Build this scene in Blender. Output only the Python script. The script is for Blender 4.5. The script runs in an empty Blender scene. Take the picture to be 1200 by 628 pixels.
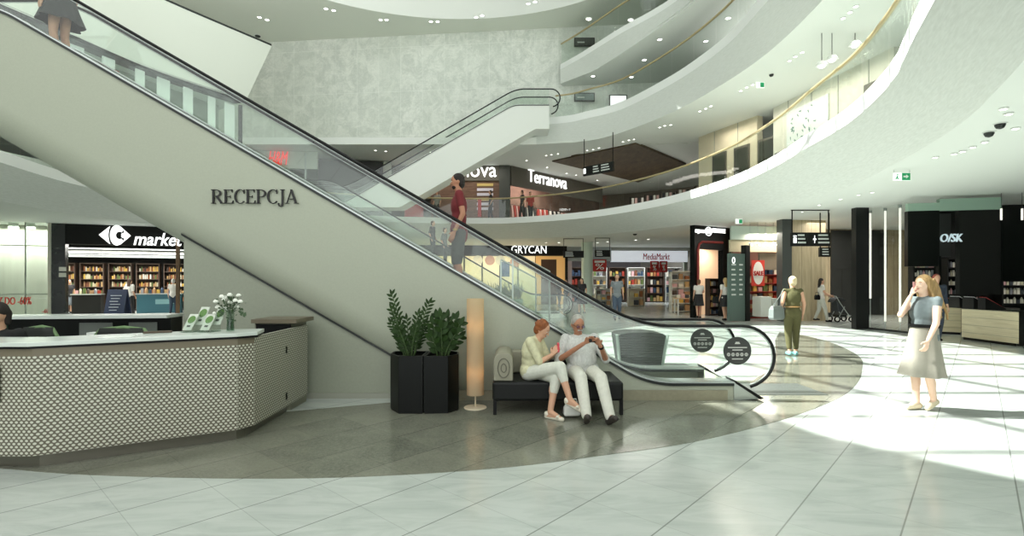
import bpy, bmesh, math, random
from mathutils import Vector, Matrix
random.seed(7)
R = math.radians
COL = bpy.context.scene.collection
F = 608.0; CX = 600.0; HY = 330.0; H = 1.6
def pw(px, py, Y):
    return Vector(((px-CX)/F*Y, Y, H+(HY-py)/F*Y))
def pz(px, py, z):
    Y = (z-H)*F/(HY-py)
    return Vector(((px-CX)/F*Y, Y, z))
def srgb(c):
    return tuple(((v/255)/12.92 if v/255 <= .04045 else (((v/255)+.055)/1.055)**2.4) for v in c)
# ------------------------------------------------------------ materials
MATS = {}
def mat(name, rgb=(200,200,200), rough=.6, metal=0., emit=None, estr=0., noise=0., nscale=8., bump=0., spec=.5, rgb2=None, stretch=None, trans=0.):
    if name in MATS: return MATS[name]
    m = bpy.data.materials.new(name); m.use_nodes = True
    nt = m.node_tree; b = nt.nodes['Principled BSDF']
    c = srgb(rgb)
    b.inputs['Base Color'].default_value = (*c, 1)
    b.inputs['Roughness'].default_value = rough
    b.inputs['Metallic'].default_value = metal
    b.inputs['Specular IOR Level'].default_value = spec
    if emit:
        b.inputs['Emission Color'].default_value = (*srgb(emit), 1); b.inputs['Emission Strength'].default_value = estr
    if trans: b.inputs['Transmission Weight'].default_value = trans
    if noise or bump or rgb2:
        tc = nt.nodes.new('ShaderNodeTexCoord'); n = nt.nodes.new('ShaderNodeTexNoise')
        n.inputs['Scale'].default_value = nscale; n.inputs['Detail'].default_value = 4
        src = tc.outputs['Object']
        if stretch:
            mp = nt.nodes.new('ShaderNodeMapping'); mp.inputs['Scale'].default_value = stretch
            nt.links.new(src, mp.inputs['Vector']); src = mp.outputs['Vector']
        nt.links.new(src, n.inputs['Vector'])
        if noise or rgb2:
            r = nt.nodes.new('ShaderNodeValToRGB')
            r.color_ramp.elements[0].position = .35; r.color_ramp.elements[1].position = .65
            c2 = srgb(rgb2) if rgb2 else tuple(v*(1-noise) for v in c)
            r.color_ramp.elements[0].color = (*c2, 1); r.color_ramp.elements[1].color = (*c, 1)
            nt.links.new(n.outputs['Fac'], r.inputs['Fac']); nt.links.new(r.outputs['Color'], b.inputs['Base Color'])
        if bump:
            bp = nt.nodes.new('ShaderNodeBump'); bp.inputs['Strength'].default_value = bump
            nt.links.new(n.outputs['Fac'], bp.inputs['Height']); nt.links.new(bp.outputs['Normal'], b.inputs['Normal'])
    MATS[name] = m
    return m
def glass(name, tint=(251,253,252), refl=.05, rough=.02):
    if name in MATS: return MATS[name]
    m = bpy.data.materials.new(name); m.use_nodes = True
    nt = m.node_tree; nt.nodes.clear()
    o = nt.nodes.new('ShaderNodeOutputMaterial'); t = nt.nodes.new('ShaderNodeBsdfTransparent')
    g = nt.nodes.new('ShaderNodeBsdfGlossy'); mx = nt.nodes.new('ShaderNodeMixShader'); lw = nt.nodes.new('ShaderNodeLayerWeight')
    lw.inputs['Blend'].default_value = .5
    pq = nt.nodes.new('ShaderNodeMath'); pq.operation = 'POWER'; pq.inputs[1].default_value = 5; nt.links.new(lw.outputs['Facing'], pq.inputs[0])
    mm = nt.nodes.new('ShaderNodeMath'); mm.operation = 'MULTIPLY_ADD'; mm.inputs[1].default_value = .6; mm.inputs[2].default_value = refl*.6; mm.use_clamp = True
    t.inputs['Color'].default_value = (*srgb(tint), 1); g.inputs['Roughness'].default_value = rough
    nt.links.new(pq.outputs[0], mm.inputs[0]); nt.links.new(mm.outputs[0], mx.inputs['Fac'])
    nt.links.new(t.outputs[0], mx.inputs[1]); nt.links.new(g.outputs[0], mx.inputs[2]); nt.links.new(mx.outputs[0], o.inputs['Surface'])
    MATS[name] = m
    return m
class NT:
    """tiny node helper"""
    def __init__(s, name):
        s.m = bpy.data.materials.new(name); s.m.use_nodes = True; s.t = s.m.node_tree
        s.b = s.t.nodes['Principled BSDF']; MATS[name] = s.m
    def n(s, k, **kw):
        x = s.t.nodes.new(k)
        for a, v in kw.items(): setattr(x, a, v)
        return x
    def l(s, a, b): s.t.links.new(a, b)
    def math(s, op, a, b=None, c=None):
        x = s.n('ShaderNodeMath', operation=op)
        for i, v in enumerate((a, b, c)):
            if v is None: continue
            if isinstance(v, (int, float)): x.inputs[i].default_value = v
            else: s.l(v, x.inputs[i])
        return x.outputs[0]
    def mix(s, f, a, b):
        x = s.n('ShaderNodeMix', data_type='RGBA')
        if isinstance(f, (int, float)): x.inputs[0].default_value = f
        else: s.l(f, x.inputs[0])
        for i, v in ((6, a), (7, b)):
            if isinstance(v, tuple): x.inputs[i].default_value = (*srgb(v), 1)
            else: s.l(v, x.inputs[i])
        return x.outputs[2]
    def noise(s, vec, scale, detail=4, rough=.5, dist=0):
        x = s.n('ShaderNodeTexNoise'); x.inputs['Scale'].default_value = scale; x.inputs['Detail'].default_value = detail
        x.inputs['Roughness'].default_value = rough; x.inputs['Distortion'].default_value = dist
        s.l(vec, x.inputs['Vector']); return x.outputs['Fac']
    def ramp(s, f, a, b):
        x = s.n('ShaderNodeMapRange'); x.inputs[1].default_value = a; x.inputs[2].default_value = b; s.l(f, x.inputs[0]); return x.outputs[0]
    def mapping(s, vec, scale=(1,1,1), rot=(0,0,0)):
        x = s.n('ShaderNodeMapping'); x.inputs['Scale'].default_value = scale; x.inputs['Rotation'].default_value = rot
        s.l(vec, x.inputs['Vector']); return x.outputs['Vector']
def pos_axes(t):
    g = t.n('ShaderNodeNewGeometry'); sp = t.n('ShaderNodeSeparateXYZ'); t.l(g.outputs['Position'], sp.inputs[0])
    return g.outputs['Position'], sp.outputs[0], sp.outputs[1], sp.outputs[2]
def joints(t, x, y, w1, w2):
    """distance masks of the two joint families of the 58.5 cm floor tiles"""
    u = t.math('SUBTRACT', t.math('MULTIPLY', x, .743), t.math('MULTIPLY', y, .669))
    v = t.math('ADD', t.math('MULTIPLY', x, .669), t.math('MULTIPLY', y, .743))
    fu = t.math('ABSOLUTE', t.math('SUBTRACT', t.math('FRACT', t.math('ADD', t.math('DIVIDE', u, .5825), .5+.950/.5825+40)), .5))
    fv = t.math('ABSOLUTE', t.math('SUBTRACT', t.math('FRACT', t.math('ADD', t.math('DIVIDE', v, .5855), .5-2.609/.5855+40)), .5))
    a = t.math('SUBTRACT', 1, t.ramp(fu, w1*.4, w1)); b = t.math('SUBTRACT', 1, t.ramp(fv, w2*.4, w2))
    iu = t.math('FLOOR', t.math('ADD', t.math('DIVIDE', u, .5825), .950/.5825+40)); iv = t.math('FLOOR', t.math('ADD', t.math('DIVIDE', v, .5855), 40-2.609/.5855))
    wn = t.n('ShaderNodeTexWhiteNoise', noise_dimensions='2D'); cb = t.n('ShaderNodeCombineXYZ'); t.l(iu, cb.inputs[0]); t.l(iv, cb.inputs[1]); t.l(cb.outputs[0], wn.inputs['Vector'])
    return a, b, wn.outputs['Value']
def marble():
    t = NT('marble_tile'); P, x, y, z = pos_axes(t)
    a, b, rnd = joints(t, x, y, .012, .007)
    mp = t.mapping(P, (.8, 3.2, 1), (0, 0, R(-28)))
    n1 = t.ramp(t.noise(mp, 1.6, 8, .62, 1.2), .42, .72)
    n2 = t.ramp(t.noise(P, 12, 4), .3, .8)
    c = t.mix(n1, (190,195,191), (164,171,167)); c = t.mix(t.math('MULTIPLY', n2, .16), c, (186,194,187))
    c = t.mix(t.math('MULTIPLY', rnd, .3), c, (198,206,199))
    c = t.mix(t.math('MULTIPLY', a, .78), c, (112,116,110)); c = t.mix(t.math('MULTIPLY', b, .35), c, (124,128,122))
    t.l(c, t.b.inputs['Base Color']); t.b.inputs['Roughness'].default_value = .16; t.b.inputs['Specular IOR Level'].default_value = .5
    return t.m
def granite():
    t = NT('granite_tile'); P, x, y, z = pos_axes(t)
    a, b, rnd = joints(t, x, y, .008, .006)
    n1 = t.noise(P, 34, 6, .75); n2 = t.noise(P, 3.2, 5, .6, .6); n3 = t.noise(P, 150, 2)
    c = t.mix(t.ramp(n1, .3, .7), (74,78,68), (128,130,118)); c = t.mix(t.math('MULTIPLY', t.ramp(n2, .35, .7), .5), c, (138,138,124))
    c = t.mix(t.math('MULTIPLY', t.ramp(n3, .5, .7), .3), c, (60,64,60)); c = t.mix(t.math('MULTIPLY', rnd, .5), c, (140,140,126))
    c = t.mix(t.math('MULTIPLY', a, .78), c, (62,64,58)); c = t.mix(t.math('MULTIPLY', b, .3), c, (70,72,66))
    t.l(c, t.b.inputs['Base Color']); t.b.inputs['Roughness'].default_value = .12
    return t.m
def floral():
    t = NT('floral_panel'); P, x, y, z = pos_axes(t)
    n1 = t.ramp(t.noise(P, 1.3, 8, .7, .9), .44, .56); n2 = t.ramp(t.noise(P, 5.5, 5, .65, 1.2), .42, .58)
    # panel grid 1.16 m wide, 2.3 m high
    ix = t.math('FLOOR', t.math('DIVIDE', x, 1.16)); iz = t.math('FLOOR', t.math('DIVIDE', z, 2.3))
    cb = t.n('ShaderNodeCombineXYZ'); t.l(ix, cb.inputs[0]); t.l(iz, cb.inputs[1])
    wn = t.n('ShaderNodeTexWhiteNoise', noise_dimensions='2D'); t.l(cb.outputs[0], wn.inputs['Vector'])
    f = t.math('MULTIPLY', n1, .55); f = t.math('ADD', f, t.math('MULTIPLY', n2, .35))
    c = t.mix(f, (234,236,230), (200,205,198)); c = t.mix(t.math('MULTIPLY', wn.outputs['Value'], .45), c, (206,212,203))
    gx = t.math('ABSOLUTE', t.math('SUBTRACT', t.math('FRACT', t.math('DIVIDE', x, 1.16)), .5)); gz = t.math('ABSOLUTE', t.math('SUBTRACT', t.math('FRACT', t.math('DIVIDE', z, 2.3)), .5))
    g = t.math('MAXIMUM', t.ramp(gx, .485, .495), t.ramp(gz, .492, .497))
    c = t.mix(t.math('MULTIPLY', g, .5), c, (240,243,238))
    t.l(c, t.b.inputs['Base Color']); t.b.inputs['Roughness'].default_value = .55
    return t.m
def woven():
    t = NT('woven_fascia'); P, x, y, z = pos_axes(t)
    mp = t.mapping(P, (1, 1, 14)); n = t.noise(mp, 5, 3)
    n2 = t.noise(P, .35, 2)
    c = t.mix(t.ramp(n, .3, .7), (222,225,221), (208,211,206)); c = t.mix(t.math('MULTIPLY', n2, .3), c, (214,217,212))
    t.l(c, t.b.inputs['Base Color']); t.b.inputs['Roughness'].default_value = .6
    return t.m
def perforated():
    """taupe sheet with a staggered pattern of pale round-ended holes, 4.5 cm apart (uv in metres)"""
    t = NT('perforated_panel'); uv = t.n('ShaderNodeUVMap'); sp = t.n('ShaderNodeSeparateXYZ'); t.l(uv.outputs[0], sp.inputs[0])
    u, v = sp.outputs[0], sp.outputs[1]
    row = t.math('DIVIDE', v, .0262); r2 = t.math('MULTIPLY', t.math('MODULO', t.math('FLOOR', row), 2), .5)
    fu = t.math('SUBTRACT', t.math('FRACT', t.math('ADD', t.math('DIVIDE', u, .0425), r2)), .5); fv = t.math('SUBTRACT', t.math('FRACT', row), .5)
    d = t.math('SQRT', t.math('ADD', t.math('POWER', t.math('MULTIPLY', fu, 1.5), 2), t.math('POWER', t.math('MULTIPLY', fv, 1.15), 2)))
    k = t.math('SUBTRACT', 1, t.ramp(d, .40, .52))
    c = t.mix(k, (98,93,78), (204,205,190))
    t.l(c, t.b.inputs['Base Color']); t.b.inputs['Roughness'].default_value = .45
    return t.m
def wood(name, a, b, sc=(.4, .4, 9), rough=.5, plank=None):
    t = NT(name); P, x, y, z = pos_axes(t)
    n = t.noise(t.mapping(P, sc), 2.2, 5, .6, .8)
    c = t.mix(t.ramp(n, .3, .7), a, b)
    if plank:
        ax = {'x': x, 'z': z}[plank[0]]
        g = t.math('ABSOLUTE', t.math('SUBTRACT', t.math('FRACT', t.math('DIVIDE', ax, plank[1])), .5))
        c = t.mix(t.math('MULTIPLY', t.ramp(g, .47, .49), .7), c, tuple(v*.45 for v in a))
    t.l(c, t.b.inputs['Base Color']); t.b.inputs['Roughness'].default_value = rough
    return t.m
M_marble = marble(); M_granite = granite(); M_floral = floral(); M_woven = woven(); M_perf = perforated()
M_white = mat('white_plaster', (230,232,228), .6)
M_ledge = mat('white_ledge', (238,240,238), .45)
M_ceil = mat('ceiling_paint', (222,225,215), .8)
M_soff = mat('soffit_paint', (222,225,220), .75)
M_soffd = mat('grey_soffit', (150,152,140), .7)
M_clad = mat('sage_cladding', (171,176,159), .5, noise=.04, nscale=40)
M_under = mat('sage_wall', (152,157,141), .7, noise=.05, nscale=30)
M_dark = mat('dark_metal', (40,44,42), .35, metal=.3)
M_black = mat('black_rubber', (13,14,14), .5, spec=.25)
M_blk = mat('black_lacquer', (13,16,14), .32, spec=.18)
M_steel = mat('brushed_steel', (185,192,190), .3, metal=.8)
M_alu = mat('pale_aluminium', (215,220,218), .35, metal=.4)
M_brass = mat('pale_brass', (186,170,130), .35, metal=.35)
M_glass = glass('clear_glass'); M_gglass = glass('green_glass', (240,246,242), .07); M_bgl = glass('balustrade_glass', (249,252,250), .06)
M_lamp = mat('lamp_glow', (255,255,250), .5, emit=(255,253,245), estr=5)
M_signw = mat('lit_white_letters', (245,248,245), .5, emit=(255,255,255), estr=1.0)
M_red = mat('red_print', (176,40,36), .5)
M_woodl = wood('pale_oak', (206,192,160), (184,168,134), (.5, .5, 8))
M_woodw = wood('oak_wall_panel', (196,182,150), (166,150,120), (9, 9, .5), .5, ('x', .42))
M_woodc = wood('counter_oak', (222,210,178), (200,186,152), (.6, .6, 9), .45, ('z', .21))
M_woodd = wood('dark_wood_ceiling', (96,80,58), (62,52,38), (2, .6, 1), .6)
M_brick = wood('brown_brick', (128,98,80), (98,74,60), (1, 1, 5), .8, ('z', .3))
M_darkpanel = mat('charcoal_panel', (48,50,48), .4, noise=.15, nscale=2)
# ------------------------------------------------------------ mesh builder
ORG = {}
class MB:
    def __init__(s): s.v = []; s.f = []; s.uv = None
    def add(s, vs, fs):
        o = len(s.v); s.v += [Vector(v) for v in vs]; s.f += [tuple(i+o for i in f) for f in fs]; return s
    def box(s, x0, x1, y0, y1, z0, z1):
        return s.add([(x0,y0,z0),(x1,y0,z0),(x1,y1,z0),(x0,y1,z0),(x0,y0,z1),(x1,y0,z1),(x1,y1,z1),(x0,y1,z1)],
                     [(0,3,2,1),(4,5,6,7),(0,1,5,4),(1,2,6,5),(2,3,7,6),(3,0,4,7)])
    def hexa(s, p):   # 8 corners, bottom ring then top ring
        return s.add(p, [(0,3,2,1),(4,5,6,7),(0,1,5,4),(1,2,6,5),(2,3,7,6),(3,0,4,7)])
    def prism(s, poly, z0, z1):
        n = len(poly)
        return s.add([(x,y,z0) for x,y in poly]+[(x,y,z1) for x,y in poly],
                     [tuple(range(n-1,-1,-1)), tuple(range(n,2*n))]+[(i,(i+1)%n,(i+1)%n+n,i+n) for i in range(n)])
    def xz(s, poly, y0, y1):   # polygon in x,z extruded along y
        n = len(poly)
        return s.add([(x,y0,z) for x,z in poly]+[(x,y1,z) for x,z in poly],
                     [tuple(range(n)), tuple(range(2*n-1,n-1,-1))]+[(i,i+n,(i+1)%n+n,(i+1)%n) for i in range(n)])
    def loft(s, rings, closed=False, caps=False):
        n = len(rings[0]); o = len(s.v)
        for r in rings: s.v += [Vector(p) for p in r]
        for j in range(len(rings)-1):
            for i in range(n if closed else n-1):
                k = (i+1) % n
                s.f.append((o+j*n+i, o+j*n+k, o+(j+1)*n+k, o+(j+1)*n+i))
        if caps:
            s.f.append(tuple(o+i for i in range(n-1,-1,-1))); s.f.append(tuple(o+(len(rings)-1)*n+i for i in range(n)))
        return s
    def tube(s, pts, r, n=8, caps=True, sc=None):
        pts = [Vector(p) for p in pts]; rings = []
        rr = r if isinstance(r, (list, tuple)) else [r]*len(pts)
        prev = None
        for i, p in enumerate(pts):
            d = (pts[min(i+1,len(pts)-1)]-pts[max(i-1,0)]).normalized()
            if prev is None:
                a = Vector((0,0,1)) if abs(d.z) < .9 else Vector((0,1,0))
                u = d.cross(a).normalized()
            else:
                u = (prev - d*prev.dot(d)).normalized()
            prev = u; w = d.cross(u)
            rings.append([p+(u*math.cos(2*math.pi*k/n)*(sc or 1)+w*math.sin(2*math.pi*k/n))*rr[i] for k in range(n)])
        return s.loft(rings, True, caps)
    def cyl(s, x, y, z0, z1, r, n=20, r2=None):
        return s.lathe([(0 if False else r, z0), (r2 if r2 is not None else r, z1)], (x,y,0), n)
    def lathe(s, prof, c, n=20, caps=True):
        rings = [[(c[0]+r*math.cos(2*math.pi*k/n), c[1]+r*math.sin(2*math.pi*k/n), c[2]+z) for k in range(n)] for r, z in prof]
        return s.loft(rings, True, caps)
    def cap(s, p0, r0, p1, r1, n=10, k=3):   # tapered capsule
        p0 = Vector(p0); p1 = Vector(p1); d = (p1-p0)
        d = d.normalized() if d.length > 1e-6 else Vector((0,0,1))
        a = Vector((0,0,1)) if abs(d.z) < .9 else Vector((0,1,0)); u = d.cross(a).normalized(); w = d.cross(u)
        rings = []
        for i in range(k+1):
            t = math.pi/2*(1-i/k); t = min(t, math.pi/2*.97)
            rings.append((p0-d*r0*math.sin(t), r0*math.cos(t)))
        for i in range(k+1):
            t = math.pi/2*i/k; t = min(t, math.pi/2*.97)
            rings.append((p1+d*r1*math.sin(t), r1*math.cos(t)))
        return s.loft([[c+(u*math.cos(2*math.pi*j/n)+w*math.sin(2*math.pi*j/n))*r for j in range(n)] for c, r in rings], True, True)
    def ell(s, c, rad, axes=None, n=12, k=8):
        c = Vector(c); ax = axes or (Vector((1,0,0)), Vector((0,1,0)), Vector((0,0,1)))
        rings = []
        for i in range(k+1):
            t = math.pi*(i/k-.5); t = max(-1.5, min(1.5, t))
            rings.append([c+ax[0]*rad[0]*math.cos(t)*math.cos(2*math.pi*j/n)+ax[1]*rad[1]*math.cos(t)*math.sin(2*math.pi*j/n)+ax[2]*rad[2]*math.sin(t) for j in range(n)])
        return s.loft(rings, True, True)
    def text(s, body, c, w, h, yaw=0., depth=.02, shear=0., bold=0., up=None):
        vs, fs = text_mesh(body, shear, bold)
        xs = [v[0] for v in vs]; ys = [v[1] for v in vs]
        x0, x1, y0, y1 = min(xs), max(xs), min(ys), max(ys)
        kx = w/(x1-x0); ky = h/(y1-y0); c = Vector(c); ca, sa = math.cos(yaw), math.sin(yaw); out = []
        for x, y, z in vs:
            lx = (x-(x0+x1)/2)*kx; lz = (y-(y0+y1)/2)*ky; ly = -z/.1*depth
            out.append((c.x+lx*ca-ly*sa, c.y+lx*sa+ly*ca, c.z+lz))
        return s.add(out, fs)
    def build(s, name, m, parent=None, smooth=False, origin=None, bevel=0., kind=None):
        if not s.v: return None
        if origin is None:
            if parent is not None: origin = ORG[parent.name]
            else:
                lo = [min(v[i] for v in s.v) for i in range(3)]; hi = [max(v[i] for v in s.v) for i in range(3)]
                origin = Vector(((lo[0]+hi[0])/2, (lo[1]+hi[1])/2, lo[2]))
        origin = Vector(origin)
        me = bpy.data.meshes.new(name); me.from_pydata([v-origin for v in s.v], [], s.f); me.update()
        me.materials.append(m)
        if s.uv:
            ul = me.uv_layers.new(name='UVMap')
            for p in me.polygons:
                for li in p.loop_indices: ul.data[li].uv = s.uv[me.loops[li].vertex_index]
        if smooth:
            me.polygons.foreach_set('use_smooth', [True]*len(me.polygons))
        o = bpy.data.objects.new(name, me); COL.objects.link(o)
        if smooth == 2:
            me.set_sharp_from_angle(angle=R(40))
        if parent is not None:
            o.parent = parent; o.location = origin-ORG[parent.name]
        else: o.location = origin
        ORG[o.name] = origin
        if bevel:
            bv = o.modifiers.new('bevel', 'BEVEL'); bv.width = bevel; bv.segments = 2; bv.limit_method = 'ANGLE'
        if kind: o['kind'] = kind
        return o
_TC = {}
def text_mesh(body, shear, bold):
    k = (body, shear, bold)
    if k in _TC: return _TC[k]
    cu = bpy.data.curves.new('t', 'FONT'); cu.body = body; cu.extrude = .1; cu.shear = shear; cu.offset = bold; cu.resolution_u = 3
    o = bpy.data.objects.new('t', cu); COL.objects.link(o)
    dg = bpy.context.evaluated_depsgraph_get(); dg.update(); me = bpy.data.meshes.new_from_object(o.evaluated_get(dg))
    r = ([tuple(v.co) for v in me.vertices], [tuple(p.vertices) for p in me.polygons])
    bpy.data.objects.remove(o); bpy.data.curves.remove(cu); bpy.data.meshes.remove(me)
    _TC[k] = r
    return r
def tag(o, label, cat, group=None, kind=None):
    o['label'] = label; o['category'] = cat
    if group: o['group'] = group
    if kind: o['kind'] = kind
    return o
def thing(name, label, cat, loc=(0,0,0), group=None):
    o = bpy.data.objects.new(name, None); COL.objects.link(o); o.location = loc; ORG[o.name] = Vector(loc); o.empty_display_size = .1
    return tag(o, label, cat, group)
def struct(name, mb, m, smooth=False, bevel=0., parent=None):
    o = mb.build(name, m, parent, smooth=smooth, bevel=bevel)
    if parent is None: o['kind'] = 'structure'
    return o
def dup(root, loc, rz=0., label=None, group=None, scale=None):
    r = root.copy(); COL.objects.link(r); r.location = loc; r.rotation_euler = (0,0,rz); ORG[r.name] = Vector(loc)
    if scale: r.scale = (scale,)*3
    if label: r['label'] = label
    if group: r['group'] = group
    for ch in list(root.children):
        c = ch.copy(); COL.objects.link(c); c.parent = r
        for g in list(ch.children):
            d = g.copy(); COL.objects.link(d); d.parent = c
    return r
def spline(pts, n=8):
    P = [Vector((*p[:2], 0)) for p in pts]; out = []
    for i in range(len(P)-1):
        p0, p1, p2, p3 = P[max(i-1,0)], P[i], P[i+1], P[min(i+2,len(P)-1)]
        for k in range(n):
            t = k/n
            out.append(.5*((2*p1)+(p2-p0)*t+(2*p0-5*p1+4*p2-p3)*t*t+(3*p1-p0-3*p2+p3)*t**3))
    out.append(P[-1]); return out
def resample(pts, n):
    L = [0]
    for i in range(1, len(pts)): L.append(L[-1]+(pts[i]-pts[i-1]).length)
    out = []; j = 0
    for i in range(n):
        d = L[-1]*i/(n-1)
        while j < len(L)-2 and L[j+1] < d: j += 1
        t = (d-L[j])/max(1e-9, L[j+1]-L[j]); out.append(pts[j].lerp(pts[j+1], min(1, t)))
    return out
class Fac:
    """a vertical plane through plan points p0, p1 (left to right as seen); u along it, d towards the viewer"""
    def __init__(s, p0, p1):
        s.p = Vector((*p0, 0)); s.e = Vector((*p1, 0)); s.t = (s.e-s.p).normalized(); s.L = (s.e-s.p).length
        s.n = Vector((s.t.y, -s.t.x, 0)); s.yaw = math.atan2(s.t.y, s.t.x)
    def w(s, u, d, z): return s.p+s.t*u+s.n*d+Vector((0,0,z))
    def at(s, px, py):
        k = (px-CX)/F
        # p.x+u t.x = k (p.y+u t.y)
        u = (k*s.p.y-s.p.x)/(s.t.x-k*s.t.y); Y = s.p.y+u*s.t.y
        return u, H+(HY-py)/F*Y
    def box(s, m, u0, u1, z0, z1, d0, d1):
        m.hexa([s.w(u0,d1,z0), s.w(u1,d1,z0), s.w(u1,d0,z0), s.w(u0,d0,z0), s.w(u0,d1,z1), s.w(u1,d1,z1), s.w(u1,d0,z1), s.w(u0,d0,z1)]); return m
    def rect(s, m, px0, py0, px1, py1, d0, d1):
        u0, za = s.at(px0, py0); u1, zb = s.at(px1, py1)
        _, zt = s.at((px0+px1)/2, py0); _, zl = s.at((px0+px1)/2, py1)
        return s.box(m, u0, u1, max(zl, .01), zt, d0, d1)
    def mid(s, px, py, d=0.):
        u, z = s.at(px, py); return s.w(u, d, z)
# ============================================================ THE SETTING
C0 = Vector((-3, 14.5, 0))
def outward(pts, w): return [p+(p-C0).normalized()*w for p in pts]
def at_z(pts, z): return [Vector((p.x, p.y, z)) for p in pts]
# ---- ground floor
m = MB(); m.box(-60, 60, -14, 70, -.3, 0); struct('floor', m, M_marble)
outer = [(-9,5.6),(-7,5.05),(-5.6,4.66),(-4.38,4.44),(-3.49,4.29),(-2.08,4.21),(-1,4.28),(0,4.48),(.9,4.80),(1.8,5.17),(2.875,5.83),(3.76,6.49),(4.7,7.33),(5.62,8.4),(6.44,9.54),(7.15,10.6),(7.72,11.75),(8.37,13.6),(8.67,15.4),(8.45,16.4)]
oc = [(p.x, p.y) for p in spline(outer, 5)]
poly = oc+[(7.2,14.2),(5.9,11.6),(4.6,9.3),(3.9,8.4),(-1.0,8.4),(-1.0,7.0),(-1.63,6.85),(-2.78,6.37),(-4.5,6.25),(-9,6.6)]
m = MB(); m.prism(poly, -.02, .004); struct('floor_inlay', m, M_granite)
# ---- balcony slabs: spline of the leading edge (top) and of the recessed lower edge
T1 = [(-10.0,-6),(-10.2,0),(-11.2,6),(-12.6,10.2),(-13.5,13.3),(-14.3,17),(-13.9,20.5),(-12.2,23.8),(-9.4,26.6),(-5.5,28.0),(-1.8,28.5),(.4,28.1),(3.8,25.8),(6.2,21.9),(7.25,17.8),(7.3,14.7),(7.0,12.3),(6.75,10.4),(6.1,8.38),(5.5,7.23),(5.0,6.3),(4.2,4.6),(3.5,2.0),(3.2,-1),(3.2,-6)]
B1 = [(-11.4,-6),(-11.7,0),(-13,6),(-14.6,11),(-15.6,15),(-16.3,18.6),(-16.0,21.3),(-14.6,24.2),(-11.2,27.8),(-6.0,29.9),(-1.8,30.4),(1.0,30.0),(4.6,27.6),(7.6,22.9),(8.9,18.2),(9.0,14.8),(8.7,13.0),(8.25,11.4),(7.45,9.05),(6.85,7.7),(6.2,6.55),(5.1,4.6),(4.3,2.0),(4.0,-1),(4.0,-6)]
B2 = [(1.2,25.7),(3.0,25.35),(4.6,24.2),(6.34,21.06),(7.2,18.1),(7.6,15.4),(7.5,12.5),(7.1,9.8),(6.4,7.4),(5.5,4.5),(5,0)]
T2 = [(1.0,25.8),(2.7,25.3),(3.5,24.7),(4.9,23.4),(6.1,20.8),(6.7,18.9),(7.06,16.9),(7.07,14.9),(7.0,12),(6.5,9),(5.7,6.5),(5,3),(4.5,-1)]
B3 = [(2.4,25.8),(3.2,24.95),(4.0,23.9),(5.3,21.1),(6.4,18.3),(6.9,15),(6.6,11),(5.8,7)]
T3 = [(2.4,25.8),(3.3,24.4),(4.6,22.1),(6.0,19.9),(6.8,17.3),(7,14),(6.6,10),(5.8,6.5)]
def slab(n, T, B, zt, zb, width, lip=.3, N=97, ctop=None, cbot=None):
    t = resample(spline(T, 8), N); b = resample(spline(B, 8), N)
    m = MB(); m.loft([at_z(t, zt-lip), at_z(t, zt), at_z(outward(t, .4), zt)]); struct(n+'_ledge', m, M_ledge, smooth=2)
    m = MB(); m.loft([at_z(b, zb), at_z(t, zt-lip)]); struct(n+'_fascia', m, M_woven, smooth=True)
    m = MB(); m.loft([at_z(outward(b, width), zb), at_z(b, zb)]); m.loft([at_z(outward(b, width), zb+.12), at_z(b, zb+.12)]); struct('ceiling_under_'+n, m, cbot or M_soff)
    m = MB(); m.loft([at_z(outward(t, .4), zt-.004), at_z(outward(t, width), zt-.004)]); struct('floor_of_'+n, m, M_marble)
    return t, b
t1, b1 = slab('first_balcony', T1, B1, 5.1, 4.1, 17, .32, 121)
t2, b2 = slab('second_balcony', T2, B2, 9.7, 8.4, 2.4, .34)
t3, b3 = slab('third_balcony', T3, B3, 12.4, 11.45, 10, .25, cbot=M_soff)
# landing tongue where the two rear escalators reach the first balcony
m = MB(); m.prism([(-8.0,23.0),(-8.0,28.2),(-12.5,26),(-13,22.6)], 4.3, 5.08); struct('trim_1', m, M_ledge)
m = MB(); m.prism([(-16,6.6),(-10.6,6.6),(-10.6,8.8),(-16,8.8)], 4.6, 5.09); struct('trim_2', m, M_ledge)
# ceiling of the first-floor walkway behind the floral wall and on the right
m = MB(); m.prism([(-30,25.7),(1.15,25.7),(3.2,25.3),(3.2,48),(-30,48)], 8.405, 8.5); struct('ceiling_first_floor', m, M_soff)
m = MB(); q = [(p.x, p.y) for p in outward(b2, 1.9)[:62]]; m.prism([(2.2,25.5),(2.2,48),(26,48),(26,22)]+[(26,5)]+q[::-1], 8.46, 8.56)
struct('ceiling_first_floor_side', m, M_soff)
# ---- upper ceiling with the round opening
def ring_face(m, outer_pts, cx, cy, r, z, n=96):
    a = [(cx+r*math.cos(2*math.pi*k/n), cy+r*math.sin(2*math.pi*k/n), z) for k in range(n)]
    b = []
    for k in range(n):
        c, s = math.cos(2*math.pi*k/n), math.sin(2*math.pi*k/n)
        x0, x1, y0, y1 = outer_pts; ts = []
        if c > 1e-6: ts.append((x1-cx)/c)
        if c < -1e-6: ts.append((x0-cx)/c)
        if s > 1e-6: ts.append((y1-cy)/s)
        if s < -1e-6: ts.append((y0-cy)/s)
        t = min(ts); b.append((cx+c*t, cy+s*t, z))
    m.loft([b, a], True)
m = MB(); ring_face(m, (-34, 26, -1, 34), -2.5, 14.2, 11.1, 14.4); struct('ceiling', m, M_ceil)
m = MB()
rg = lambda r, z: [(-2.5+r*math.cos(2*math.pi*k/96), 14.2+r*math.sin(2*math.pi*k/96), z) for k in range(96)]
m.loft([rg(11.1,14.4), rg(10.95,14.8), rg(10.85,15.6), rg(10.8,16.5), rg(10.8,16.9)], True); struct('ceiling_skylight_well', m, M_white, smooth=True)
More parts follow.
